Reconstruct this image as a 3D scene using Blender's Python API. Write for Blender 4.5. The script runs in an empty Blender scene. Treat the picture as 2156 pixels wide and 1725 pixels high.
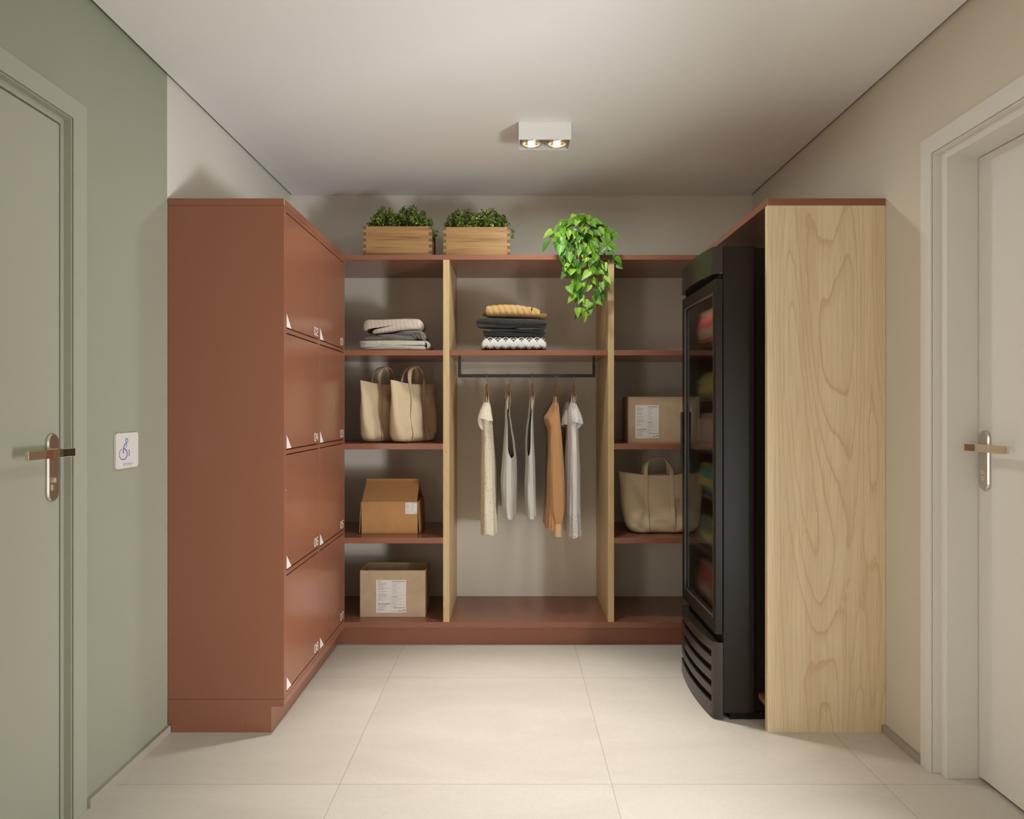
import bpy, bmesh, math, random
from mathutils import Vector, Matrix, noise
random.seed(7)
S = bpy.context.scene
COL = S.collection
PI = math.pi

# ------------------------------------------------------------------ camera
EYE = 1.24
cam_d = bpy.data.cameras.new('camera')
cam_d.sensor_fit = 'HORIZONTAL'
cam_d.sensor_width = 36.0
cam_d.lens = 24.0
cam_d.clip_start = 0.02
cam = bpy.data.objects.new('camera', cam_d)
cam.location = (0, 0, EYE)
cam.rotation_euler = (PI / 2, 0, 0)
COL.objects.link(cam)
S.camera = cam
F = 24.0 / 36.0 * 2156          # focal length in pixels of the 2156 wide frame

# ------------------------------------------------------------------ world, daylight, exposure
W = bpy.data.worlds.new('world')
S.world = W
W.use_nodes = True
W.node_tree.nodes['Background'].inputs[0].default_value = (0.80, 0.88, 1.0, 1)
W.node_tree.nodes['Background'].inputs[1].default_value = 0.6
vs = S.view_settings
vs.view_transform = 'Standard'
vs.look = 'None'
vs.gamma = 1.0
vs.use_curve_mapping = False
vs.exposure = 0.0


def area_light(name, loc, rot, sx, sy, watts, color):
    d = bpy.data.lights.new(name, 'AREA')
    d.shape = 'RECTANGLE'
    d.size, d.size_y = sx, sy
    d.energy = watts
    d.color = color
    o = bpy.data.objects.new(name, d)
    o.location = loc
    o.rotation_euler = rot
    COL.objects.link(o)
    return o


# daylight slanting in through the low window on the right, and warm fill added through an opening made up in the
# left wall; both openings lie behind the frame of the photograph
area_light('daylight_low', (2.40, 0.10, 0.30), (0, PI / 2, math.radians(-40)), 0.60, 1.40, 262, (0.95, 0.97, 1.0))
area_light('daylight_high', (2.40, 0.10, 0.85), (0, PI / 2, math.radians(-40)), 1.00, 1.40, 85, (1.0, 0.86, 0.66))
area_light('daylight_window', (1.62, 1.16, 0.78), (0, PI / 2, 0), 1.30, 0.56, 18, (0.72, 0.90, 1.0))
area_light('left_fill', (-1.324 - 0.07, -0.20, 1.00), (0, -PI / 2, 0), 1.55, 1.15, 30, (1.0, 0.84, 0.70))

# ------------------------------------------------------------------ helpers


def lin(c):
    def f(v):
        v /= 255.0
        return v / 12.92 if v <= 0.04045 else ((v + 0.055) / 1.055) ** 2.4
    return (f(c[0]), f(c[1]), f(c[2]), 1.0)


class NT:
    """small node-tree builder"""
    def __init__(self, name):
        self.m = bpy.data.materials.new(name)
        self.m.use_nodes = True
        self.t = self.m.node_tree
        self.b = self.t.nodes['Principled BSDF']

    def n(self, kind, **kw):
        x = self.t.nodes.new(kind)
        for k, v in kw.items():
            if k.startswith('i_'):
                key = k[2:]
                key = int(key) if key.isdigit() else key.replace('_', ' ')
                x.inputs[key].default_value = v
            else:
                setattr(x, k, v)
        return x

    def l(self, a, b):
        self.t.links.new(a, b)

    def coords(self, scale=(1, 1, 1), loc=(0, 0, 0)):
        tc = self.n('ShaderNodeTexCoord')
        mp = self.n('ShaderNodeMapping')
        mp.inputs['Scale'].default_value = scale
        mp.inputs['Location'].default_value = loc
        self.l(tc.outputs['Object'], mp.inputs['Vector'])
        return mp.outputs['Vector']

    def noise(self, vec, scale, detail=2.0, rough=0.5, dist=0.0):
        x = self.n('ShaderNodeTexNoise')
        x.inputs['Scale'].default_value = scale
        x.inputs['Detail'].default_value = detail
        x.inputs['Roughness'].default_value = rough
        x.inputs['Distortion'].default_value = dist
        self.l(vec, x.inputs['Vector'])
        return x.outputs['Fac']

    def math(self, op, a, b=None, c=None):
        x = self.n('ShaderNodeMath', operation=op)
        for i, v in enumerate((a, b, c)):
            if v is None:
                continue
            if isinstance(v, (int, float)):
                x.inputs[i].default_value = v
            else:
                self.l(v, x.inputs[i])
        return x.outputs[0]

    def ramp(self, fac, stops):
        x = self.n('ShaderNodeValToRGB')
        e = x.color_ramp.elements
        while len(e) < len(stops):
            e.new(0.5)
        for k, (p, c) in enumerate(stops):
            e[k].position = p
            e[k].color = c
        self.l(fac, x.inputs[0])
        return x.outputs[0]

    def mix(self, fac, a, b):
        x = self.n('ShaderNodeMix', data_type='RGBA')
        for sock, v in ((x.inputs[0], fac), (x.inputs[6], a), (x.inputs[7], b)):
            if isinstance(v, (int, float)):
                sock.default_value = v
            elif isinstance(v, tuple):
                sock.default_value = v
            else:
                self.l(v, sock)
        return x.outputs[2]

    def bump(self, h, strength, dist=0.001):
        x = self.n('ShaderNodeBump')
        x.inputs['Strength'].default_value = strength
        x.inputs['Distance'].default_value = dist
        self.l(h, x.inputs['Height'])
        self.l(x.outputs[0], self.b.inputs['Normal'])

    def set(self, color=None, rough=None, metal=None, spec=None, **kw):
        for key, v in (('Base Color', color), ('Roughness', rough), ('Metallic', metal), ('Specular IOR Level', spec)):
            if v is None:
                continue
            if isinstance(v, (int, float, tuple)):
                self.b.inputs[key].default_value = v
            else:
                self.l(v, self.b.inputs[key])
        for k, v in kw.items():
            self.b.inputs[k.replace('_', ' ')].default_value = v
        return self.m


def plain(name, c, rough=0.6, metal=0.0, spec=0.4, bump=None, var=0.0):
    k = NT(name)
    c = c if len(c) == 4 else tuple(c) + (1.0,)
    col = c
    if var or bump:
        v = k.coords()
    if var:
        nz = k.noise(v, 3.0, 4)
        lo = tuple(x * (1 - var) for x in c[:3]) + (1,)
        hi = tuple(min(1, x * (1 + var)) for x in c[:3]) + (1,)
        col = k.ramp(nz, [(0.3, lo), (0.7, hi)])
    if bump:
        k.bump(k.noise(v, bump[0], 3), bump[1], bump[2])
    return k.set(col, rough, metal, spec)


def wood(name, light, dark, sc=1.0, rings=15, seed=0.0, rough=0.45, axis='z', streak=1.0):
    """veneer: cathedral growth lines, fine pores along the grain, a few pale and dark drifts"""
    k = NT(name)
    a, b = 1.0 * sc, 0.105 * sc

    def ax(p, q):
        return (p, p, q) if axis == 'z' else (q, p, p)
    v = k.coords(ax(a, b), (seed, seed * 0.7, seed * 0.3))
    big = k.noise(v, 3.0, 1.0, 0.45, 0.45)
    wob = k.noise(k.coords(ax(26 * sc, 9 * sc)), 1.0, 3, 0.6)
    val = k.math('ADD', k.math('MULTIPLY', big, rings), k.math('MULTIPLY', wob, 0.55))
    ring = k.math('FRACT', val)
    edge = k.ramp(ring, [(0.0, (0.0, 0.0, 0.0, 1)), (0.50, (0.0, 0.0, 0.0, 1)), (0.80, (0.22, 0.22, 0.22, 1)), (0.93, (1, 1, 1, 1)), (1.0, (0.0, 0.0, 0.0, 1))])
    fade = k.ramp(k.noise(v, 2.1, 2), [(0.35, (0.25, 0.25, 0.25, 1)), (0.65, (1, 1, 1, 1))])
    fine = k.noise(k.coords(ax(150 * sc, 5 * sc)), 1.0, 3, 0.65)
    finem = k.ramp(fine, [(0.45, (0, 0, 0, 1)), (0.72, (1, 1, 1, 1))])
    band = k.noise(k.coords(ax(22 * sc, 0.7 * sc)), 1.0, 2, 0.5)
    c1 = k.mix(k.math('MULTIPLY', k.math('MULTIPLY', edge, fade), 0.55), light, dark)
    c2 = k.mix(k.math('MULTIPLY', finem, 0.30 * streak), c1, dark)
    c3 = k.mix(k.math('MULTIPLY', k.ramp(band, [(0.40, (0, 0, 0, 1)), (0.70, (1, 1, 1, 1))]), 0.22), c2, dark)
    k.bump(fine, 0.10, 0.0004)
    return k.set(c3, rough, 0, 0.35)


def new_mesh(name, bm, mats, parent=None, smooth=False, local=False, bevel=0.0, seg=2):
    me = bpy.data.meshes.new(name)
    bmesh.ops.recalc_face_normals(bm, faces=bm.faces)
    bm.to_mesh(me)
    bm.free()
    if not isinstance(mats, (list, tuple)):
        mats = [mats]
    for m in mats:
        me.materials.append(m)
    if smooth:
        for p in me.polygons:
            p.use_smooth = True
    o = bpy.data.objects.new(name, me)
    COL.objects.link(o)
    if parent is not None:
        r = parent
        off = Vector()
        while r is not None:
            off += r.location
            r = r.parent
        if not local:
            me.transform(Matrix.Translation(-off))
        o.parent = parent
    if bevel:
        b = o.modifiers.new('bevel', 'BEVEL')
        b.width = bevel
        b.segments = seg
        b.limit_method = 'ANGLE'
        b.angle_limit = math.radians(40)
    return o


def thing(name, label, cat, loc=(0, 0, 0), rz=0.0, group=None):
    o = bpy.data.objects.new(name, None)
    o.empty_display_size = 0.05
    o.location = loc
    o.rotation_euler = (0, 0, rz)
    COL.objects.link(o)
    o['label'] = label
    o['category'] = cat
    if group:
        o['group'] = group
    return o


def tag(o, label, cat, group=None):
    o['label'] = label
    o['category'] = cat
    if group:
        o['group'] = group
    return o


def struct(o):
    o['kind'] = 'structure'
    return o


def dup(root, loc, rz=None, label=None):
    r = root.copy()
    COL.objects.link(r)
    r.location = loc
    if rz is not None:
        r.rotation_euler = (0, 0, rz)
    if label:
        r['label'] = label
    for ch in list(root.children):
        c = ch.copy()
        COL.objects.link(c)
        c.parent = r
        for g in list(ch.children):
            d = g.copy()
            COL.objects.link(d)
            d.parent = c
    return r


def B():
    return bmesh.new()


def box(bm, x0, x1, y0, y1, z0, z1, mi=0):
    v = [bm.verts.new(p) for p in ((x0, y0, z0), (x1, y0, z0), (x1, y1, z0), (x0, y1, z0), (x0, y0, z1), (x1, y0, z1), (x1, y1, z1), (x0, y1, z1))]
    for f in ((0, 3, 2, 1), (4, 5, 6, 7), (0, 1, 5, 4), (1, 2, 6, 5), (2, 3, 7, 6), (3, 0, 4, 7)):
        bm.faces.new([v[i] for i in f]).material_index = mi


def boxo(name, ext, mat, parent=None, bevel=0.0, **kw):
    bm = B()
    box(bm, *ext)
    return new_mesh(name, bm, mat, parent, bevel=bevel, **kw)


def prism(bm, pts, fn0, fn1, mi=0):
    """closed outline pts mapped by fn0 / fn1 to two caps"""
    a = [bm.verts.new(fn0(*p)) for p in pts]
    b = [bm.verts.new(fn1(*p)) for p in pts]
    n = len(pts)
    bm.faces.new(a).material_index = mi
    bm.faces.new(b[::-1]).material_index = mi
    for i in range(n):
        bm.faces.new((a[i], a[(i + 1) % n], b[(i + 1) % n], b[i])).material_index = mi


def loft(bm, rings, closed=True, cap0=False, cap1=False, mi=0):
    vr = [[bm.verts.new(p) for p in r] for r in rings]
    n = len(rings[0])
    m = n if closed else n - 1
    for i in range(len(vr) - 1):
        for j in range(m):
            k = (j + 1) % n
            bm.faces.new((vr[i][j], vr[i][k], vr[i + 1][k], vr[i + 1][j])).material_index = mi
    if cap0:
        bm.faces.new(vr[0][::-1]).material_index = mi
    if cap1:
        bm.faces.new(vr[-1]).material_index = mi
    return vr


def tube(bm, pts, r, n=8, mi=0, cap=True):
    pts = [Vector(p) for p in pts]
    rr = r if isinstance(r, (list, tuple)) else [r] * len(pts)
    rings = []
    up = Vector((0, 0, 1))
    for i, p in enumerate(pts):
        t = (pts[min(i + 1, len(pts) - 1)] - pts[max(i - 1, 0)])
        t.normalize()
        ref = up if abs(t.dot(up)) < 0.95 else Vector((1, 0, 0))
        if rings and prev is not None:
            s = prev - t * prev.dot(t)
            if s.length < 1e-6:
                s = t.cross(ref)
        else:
            s = t.cross(ref)
        s.normalize()
        prev = s
        w = t.cross(s)
        rings.append([p + (s * math.cos(2 * PI * k / n) + w * math.sin(2 * PI * k / n)) * rr[i] for k in range(n)])
    return loft(bm, rings, True, cap, cap, mi)


def lathe(bm, prof, cx, cy, n=24, mi=0, cap0=True, cap1=True, axis='z'):
    rings = []
    for r, z in prof:
        rings.append([(cx + r * math.cos(2 * PI * k / n), cy + r * math.sin(2 * PI * k / n), z) for k in range(n)])
    return loft(bm, rings, True, cap0, cap1, mi)


def catmull(pts, per=8):
    out = []
    P = [Vector(p) for p in pts]
    P = [P[0] * 2 - P[1]] + P + [P[-1] * 2 - P[-2]]
    for i in range(1, len(P) - 2):
        for k in range(per):
            t = k / per
            a, b, c, d = P[i - 1], P[i], P[i + 1], P[i + 2]
            out.append(0.5 * ((2 * b) + (c - a) * t + (2 * a - 5 * b + 4 * c - d) * t * t + (3 * b - a - 3 * c + d) * t ** 3))
    out.append(P[-2])
    return out


def interp(tab, z):
    """piecewise-linear lookup in [(z, a, b..)] sorted by z descending or ascending"""
    T = sorted(tab)
    if z <= T[0][0]:
        return T[0][1:]
    for p, q in zip(T, T[1:]):
        if z <= q[0]:
            t = (z - p[0]) / (q[0] - p[0])
            t = t * t * (3 - 2 * t) * 0.5 + t * 0.5
            return tuple(a + (b - a) * t for a, b in zip(p[1:], q[1:]))
    return T[-1][1:]


def subsurf(o, lv=1):
    m = o.modifiers.new('subdivision', 'SUBSURF')
    m.levels = m.render_levels = lv
    return o


def solidify(o, t, off=0.0):
    m = o.modifiers.new('solidify', 'SOLIDIFY')
    m.thickness = t
    m.offset = off
    return o


DIGITS = {   # strokes in a 1 x 1.5 cell
    '0': [[(.25, 0), (.75, 0), (1, .3), (1, 1.2), (.75, 1.5), (.25, 1.5), (0, 1.2), (0, .3), (.25, 0)]],
    '1': [[(.05, 1.5), (.55, 1.5), (.55, 0)]],
    '2': [[(0, 1.2), (.25, 1.5), (.75, 1.5), (1, 1.2), (1, .95), (0, .25), (0, 0), (1, 0)]],
    '3': [[(0, 1.5), (.75, 1.5), (1, 1.3), (1, 1.0), (.75, .8), (.3, .8)], [(.75, .8), (1, .6), (1, .25), (.75, 0), (0, 0)]],
    '4': [[(.15, 1.5), (0, .55), (1, .55)], [(.8, 1.5), (.8, 0)]],
    '5': [[(1, 1.5), (0, 1.5), (0, .85), (.75, .85), (1, .65), (1, .25), (.75, 0), (0, 0)]],
    '6': [[(1, 1.5), (.25, 1.5), (0, 1.2), (0, .3), (.25, 0), (.75, 0), (1, .3), (1, .6), (.75, .85), (0, .85)]],
    '7': [[(0, 1.5), (1, 1.5), (.45, 0)]],
    '8': [[(.25, .82), (0, 1.05), (0, 1.25), (.25, 1.5), (.75, 1.5), (1, 1.25), (1, 1.05), (.75, .82), (.25, .82), (0, .6), (0, .25), (.25, 0), (.75, 0), (1, .25), (1, .6), (.75, .82)]],
}


def number_mesh(s_, mat, parent, x, y, z, cw, gap, stroke_w):
    """number on a plane of constant x, reading along +y"""
    bm = B()
    for i, ch in enumerate(s_):
        for line in DIGITS[ch]:
            P = [Vector((y + i * (cw + gap) + a * cw, z + b_ * cw)) for a, b_ in line]
            rows_ = []
            n = len(P)
            shut = (P[0] - P[-1]).length < 1e-6
            for q, p in enumerate(P):
                d0 = (p - P[q - 1]).normalized() if q else ((P[-1] - P[-2]).normalized() if shut else (P[1] - p).normalized())
                d1 = (P[q + 1] - p).normalized() if q < n - 1 else ((P[1] - P[0]).normalized() if shut else d0)
                t = (d0 + d1).normalized()
                nn = Vector((-t.y, t.x)) * stroke_w / 2 / max(0.5, math.sqrt(max(0.0, (1 + d0.dot(d1)) / 2)))
                rows_.append([(x, p.x + nn.x, p.y + nn.y), (x, p.x - nn.x, p.y - nn.y), (x - 0.0006, p.x - nn.x, p.y - nn.y), (x - 0.0006, p.x + nn.x, p.y + nn.y)])
            loft(bm, rows_, True, True, True)
    return new_mesh('door_number', bm, mat, parent)


# ------------------------------------------------------------------ materials
M = {}
M['ceiling'] = plain('ceiling paint', (0.84, 0.825, 0.805), 0.9, spec=0.2)
M['green'] = plain('sage green wall paint', (0.325, 0.325, 0.252), 0.75, spec=0.25, var=0.02)
M['greendoor'] = plain('sage green door enamel', (0.385, 0.378, 0.298), 0.5, spec=0.35)
M['beige'] = plain('warm beige wall paint', (0.66, 0.61, 0.515), 0.8, spec=0.25, var=0.015)
M['backwall'] = plain('lightened beige wall paint', (0.725, 0.68, 0.60), 0.8, spec=0.25, var=0.015)  # the beige paint made lighter to stand in for missing light
M['offwhite'] = plain('off white wall paint', (0.66, 0.63, 0.57), 0.8, spec=0.25)
M['whitedoor'] = plain('white door enamel', (0.74, 0.72, 0.68), 0.45, spec=0.4)
M['baseboard'] = plain('grey beige skirting', (0.40, 0.36, 0.30), 0.6)
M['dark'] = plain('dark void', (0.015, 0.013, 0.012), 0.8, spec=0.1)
M['white'] = plain('white paint', (0.82, 0.81, 0.79), 0.5)
M['whitemark'] = plain('white marking', (0.72, 0.69, 0.65), 0.6)


def lacquer():
    k = NT('terracotta lacquer')
    v = k.coords()
    k.bump(k.noise(v, 105, 2, 0.5), 0.55, 0.0012)
    return k.set((0.268, 0.106, 0.063, 1), 0.17, 0, 0.5)


M['red'] = lacquer()
M['oak'] = wood('pale oak veneer', (0.82, 0.69, 0.47, 1), (0.52, 0.33, 0.14, 1), 1.0, 44, 2.3)
M['oakdeep'] = wood('darkened oak veneer', (0.62, 0.455, 0.25, 1), (0.44, 0.28, 0.12, 1), 1.6, 26, 4.1)  # same oak, darkened in colour to offset the strong lamp light


def bamboo_mat():
    k = NT('bamboo strips')
    v = k.coords((3.5, 60, 120))
    a = k.noise(v, 1.0, 4, 0.6)
    b = k.noise(k.coords((9, 260, 420)), 1.0, 2, 0.5)
    c = k.ramp(a, [(0.30, (0.235, 0.120, 0.043, 1)), (0.48, (0.365, 0.205, 0.085, 1)), (0.70, (0.45, 0.275, 0.128, 1))])
    c = k.mix(k.math('MULTIPLY', k.ramp(b, [(0.45, (0, 0, 0, 1)), (0.7, (1, 1, 1, 1))]), 0.3), c, (0.26, 0.135, 0.05, 1))
    return k.set(c, 0.5, 0, 0.3)


M['bamboo'] = bamboo_mat()
M['endgrain'] = plain('bamboo end grain', (0.16, 0.095, 0.05), 0.7)
M['beech'] = wood('beech hanger wood', (0.56, 0.36, 0.17, 1), (0.40, 0.23, 0.09, 1), 6.0, 8, 0.4)
M['chrome'] = plain('brushed nickel', (0.72, 0.67, 0.60), 0.16, 1.0)
M['nickel'] = plain('satin nickel', (0.60, 0.56, 0.50), 0.30, 1.0)
M['steel'] = plain('hook steel', (0.55, 0.52, 0.48), 0.25, 1.0)
M['railmetal'] = plain('charcoal powder coat', (0.045, 0.048, 0.046), 0.55)
M['fridge'] = plain('black brown fridge enamel', (0.0175, 0.0115, 0.0080), 0.42, spec=0.22)
M['fridgegloss'] = plain('fridge front enamel', (0.026, 0.019, 0.014), 0.27, spec=0.6)
M['fridgein'] = plain('fridge liner', (0.06, 0.055, 0.05), 0.5)
M['alu'] = plain('glass bead trim', (0.22, 0.22, 0.22), 0.3, 0.8)


def floor_mat():
    k = NT('limestone porcelain tile')
    tc = k.n('ShaderNodeTexCoord')
    sep = k.n('ShaderNodeSeparateXYZ')
    k.l(tc.outputs['Object'], sep.inputs[0])

    def joint(sock, off):
        u = k.math('DIVIDE', k.math('SUBTRACT', sock, off - 90.0), 0.9)
        fr = k.math('FRACT', u)
        d = k.math('MINIMUM', fr, k.math('SUBTRACT', 1.0, fr))
        return u, k.math('LESS_THAN', d, 0.0012)
    ux, jx = joint(sep.outputs[0], 0.33)
    uy, jy = joint(sep.outputs[1], 2.258)
    j = k.math('MAXIMUM', jx, jy)
    cmb = k.n('ShaderNodeCombineXYZ')
    k.l(k.math('FLOOR', ux), cmb.inputs[0])
    k.l(k.math('FLOOR', uy), cmb.inputs[1])
    wn = k.n('ShaderNodeTexWhiteNoise')
    k.l(cmb.outputs[0], wn.inputs[0])
    va = k.n('ShaderNodeVectorMath', operation='MULTIPLY_ADD')
    k.l(wn.outputs['Color'], va.inputs[0])
    va.inputs[1].default_value = (7, 7, 7)
    k.l(tc.outputs['Object'], va.inputs[2])
    mp = k.n('ShaderNodeMapping')
    mp.inputs['Rotation'].default_value = (0, 0, 0.5)
    mp.inputs['Scale'].default_value = (0.7, 2.2, 1)
    k.l(va.outputs[0], mp.inputs[0])
    n1 = k.noise(mp.outputs[0], 1.6, 5, 0.55, 0.6)
    n2 = k.noise(va.outputs[0], 90, 3, 0.7)
    base = k.ramp(n1, [(0.30, (0.585, 0.545, 0.485, 1)), (0.52, (0.635, 0.595, 0.535, 1)), (0.72, (0.675, 0.635, 0.575, 1))])
    vein = k.ramp(k.math('ABSOLUTE', k.math('SUBTRACT', n1, 0.56)), [(0.0, (1, 1, 1, 1)), (0.012, (0, 0, 0, 1))])
    c = k.mix(k.math('MULTIPLY', vein, 0.16), base, (0.74, 0.70, 0.64, 1))
    c = k.mix(k.math('MULTIPLY', k.ramp(n2, [(0.42, (0, 0, 0, 1)), (0.62, (1, 1, 1, 1))]), 0.16), c, (0.50, 0.45, 0.39, 1))
    c = k.mix(k.math('MULTIPLY', j, 0.70), c, (0.26, 0.22, 0.17, 1))
    k.bump(n2, 0.05, 0.0005)
    return k.set(c, 0.42, 0, 0.35)


M['floor'] = floor_mat()


def kraft(name, c, var=0.06):
    k = NT(name)
    v = k.coords()
    n1 = k.noise(v, 9, 4, 0.6, 0.5)
    n2 = k.noise(v, 260, 2, 0.6)
    lo = tuple(x * (1 - var) for x in c) + (1,)
    hi = tuple(x * (1 + var) for x in c) + (1,)
    col = k.ramp(n1, [(0.3, lo), (0.7, hi)])
    col = k.mix(k.math('MULTIPLY', k.ramp(n2, [(0.5, (0, 0, 0, 1)), (0.72, (1, 1, 1, 1))]), 0.22), col, tuple(x * 0.72 for x in c) + (1,))
    k.bump(n1, 0.15, 0.002)
    return k.set(col, 0.8, 0, 0.2)


M['kraftorange'] = kraft('corrugated kraft board', (0.46, 0.245, 0.098))
M['kraftgrey'] = kraft('recycled grey kraft board', (0.50, 0.365, 0.245), 0.10)
M['paper'] = plain('label paper', (0.74, 0.71, 0.68), 0.7)
M['ink'] = plain('grey print', (0.34, 0.31, 0.29), 0.8)
M['inklight'] = plain('light grey print', (0.52, 0.49, 0.46), 0.8)
M['inkdark'] = plain('dark print', (0.12, 0.11, 0.11), 0.8)
M['blue'] = plain('blue engraving', (0.045, 0.075, 0.45), 0.5)
M['signwhite'] = plain('sign plate', (0.66, 0.62, 0.58), 0.5)
M['signedge'] = plain('sign edge', (0.40, 0.36, 0.31), 0.5)


def cloth(name, c, weave=350.0, bump=0.35, var=0.10, sheen=0.3, rough=0.9, fold=0.0):
    k = NT(name)
    v = k.coords()
    n1 = k.noise(v, weave, 2, 0.7)
    n2 = k.noise(v, 12, 3)
    lo = tuple(x * (1 - var) for x in c) + (1,)
    hi = tuple(min(1.0, x * (1 + var)) for x in c) + (1,)
    h = k.math('ADD', k.math('MULTIPLY', n1, 0.7), k.math('MULTIPLY', n2, 0.3))
    col = k.ramp(h, [(0.35, lo), (0.65, hi)])
    if fold:
        n3 = k.noise(k.coords((1, 1, 0.22)), 34, 3, 0.55, 0.4)
        k.bump(k.math('ADD', n3, k.math('MULTIPLY', n1, 0.05)), fold, 0.012)
    else:
        k.bump(n1, bump, 0.001)
    k.b.inputs['Sheen Weight'].default_value = sheen
    return k.set(col, rough, 0, 0.15)


M['canvas'] = cloth('beige canvas', (0.60, 0.475, 0.315), 300, 0.3, 0.05, 0.15, fold=0.15)
M['lightgrey'] = cloth('light grey wool', (0.50, 0.475, 0.41), 160, 0.5, 0.22)
M['darkgrey'] = cloth('dark grey wool', (0.16, 0.148, 0.132), 220, 0.6, 0.55)
M['charcoal'] = cloth('charcoal knit', (0.036, 0.033, 0.030), 170, 1.0, 0.55, 0.2)
M['mustard'] = cloth('mustard quilted nylon', (0.54, 0.335, 0.14), 25, 0.12, 0.05, 0.05, 0.6)
M['brownroll'] = cloth('brown lining', (0.27, 0.145, 0.05), 90, 0.3, 0.15)
M['linen'] = cloth('grey white linen', (0.58, 0.565, 0.53), 420, 0.3, 0.06, 0.1, fold=0.18)
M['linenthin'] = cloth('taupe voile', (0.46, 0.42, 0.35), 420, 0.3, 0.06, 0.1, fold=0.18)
M['rust'] = cloth('tan rust cotton', (0.50, 0.265, 0.125), 420, 0.3, 0.06, 0.1, fold=0.55)
M['cuff'] = cloth('pale tan cuff', (0.66, 0.44, 0.245), 420, 0.3, 0.06, 0.1)


def stripes_mat():
    k = NT('striped beige cotton')
    tc = k.n('ShaderNodeTexCoord')
    sep = k.n('ShaderNodeSeparateXYZ')
    k.l(tc.outputs['Object'], sep.inputs[0])
    sl = k.math('ADD', k.math('DIVIDE', sep.outputs[0], 0.0222), k.math('MULTIPLY', sep.outputs[2], 9.0))
    fr = k.math('FRACT', k.math('ADD', sl, 100.0))
    st = k.math('LESS_THAN', fr, 0.11)
    n1 = k.noise(k.coords(), 280, 2, 0.7)
    base = k.ramp(n1, [(0.35, (0.50, 0.42, 0.345, 1)), (0.65, (0.62, 0.53, 0.445, 1))])
    c = k.mix(k.math('MULTIPLY', st, 0.75), base, (0.78, 0.72, 0.65, 1))
    k.bump(n1, 0.35, 0.001)
    return k.set(c, 0.9, 0, 0.15)


M['stripe'] = stripes_mat()


def nordic_mat():
    k = NT('nordic knit')
    tc = k.n('ShaderNodeTexCoord')
    sep = k.n('ShaderNodeSeparateXYZ')
    k.l(tc.outputs['Object'], sep.inputs[0])
    cell = 0.0046
    xi = k.math('FLOOR', k.math('DIVIDE', k.math('ADD', sep.outputs[0], 10.0), cell))
    zi = k.math('FLOOR', k.math('DIVIDE', k.math('ADD', sep.outputs[2], 10.0 * cell), cell))   # row index + 10
    xm = k.math('MODULO', xi, 9.0)
    tri = k.math('ABSOLUTE', k.math('SUBTRACT', xm, 4.0))            # 4..0..4 zig zag
    chk = k.math('MODULO', k.math('ADD', xi, zi), 2.0)
    top = k.math('GREATER_THAN', zi, k.math('ADD', tri, 19.5))
    top = k.math('MULTIPLY', top, k.math('GREATER_THAN', k.math('ADD', chk, k.math('LESS_THAN', k.math('MODULO', k.math('ADD', zi, tri), 4.0), 1.5)), 0.5))
    bot = k.math('LESS_THAN', zi, k.math('ADD', k.math('MULTIPLY', tri, 0.5), 11.5))
    bot2 = k.math('MULTIPLY', k.math('LESS_THAN', zi, k.math('ADD', k.math('MULTIPLY', tri, 0.5), 13.5)), chk)
    d = k.math('MAXIMUM', top, k.math('MAXIMUM', bot, bot2))
    n1 = k.noise(k.coords(), 300, 2, 0.7)
    w = k.ramp(n1, [(0.35, (0.62, 0.60, 0.58, 1)), (0.65, (0.74, 0.72, 0.70, 1))])
    c = k.mix(d, w, (0.055, 0.048, 0.047, 1))
    k.bump(n1, 0.5, 0.0015)
    return k.set(c, 0.95, 0, 0.1)


M['nordic'] = nordic_mat()


def dots_mat():
    k = NT('cream dotted cotton')
    v = k.coords()
    vo = k.n('ShaderNodeTexVoronoi')
    vo.inputs['Scale'].default_value = 78
    k.l(v, vo.inputs['Vector'])
    dot = k.math('LESS_THAN', vo.outputs['Distance'], 0.22)
    hue = k.n('ShaderNodeSeparateColor')
    k.l(vo.outputs['Color'], hue.inputs[0])
    dc = k.ramp(hue.outputs[0], [(0.0, (0.50, 0.13, 0.06, 1)), (0.35, (0.62, 0.36, 0.10, 1)), (0.7, (0.30, 0.36, 0.36, 1)), (1.0, (0.55, 0.18, 0.10, 1))])
    c = k.mix(k.math('MULTIPLY', dot, 0.75), (0.76, 0.69, 0.54, 1), dc)
    n3 = k.noise(k.coords((1, 1, 0.18)), 30, 2, 0.5, 0.3)
    k.bump(n3, 0.15, 0.012)
    return k.set(c, 0.85, 0, 0.15)


M['dots'] = dots_mat()


def lace_mat(name, alpha):
    k = NT(name)
    v = k.coords()
    n1 = k.noise(v, 55, 3, 0.6, 1.6)
    m = k.ramp(k.math('ABSOLUTE', k.math('SUBTRACT', n1, 0.5)), [(0.02, (1, 1, 1, 1)), (0.06, (0, 0, 0, 1))])
    c = k.mix(m, (0.60, 0.56, 0.54, 1), (0.74, 0.71, 0.70, 1))
    if alpha:
        k.l(k.math('ADD', k.math('MULTIPLY', m, 0.12), 0.88), k.b.inputs['Alpha'])
    k.bump(n1, 0.5, 0.003)
    return k.set(c, 0.85, 0, 0.15)


M['lace'] = lace_mat('white lace', True)
M['lacecloth'] = cloth('white cotton voile', (0.70, 0.665, 0.65), 420, 0.2, 0.05, 0.1, fold=0.15)

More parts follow.
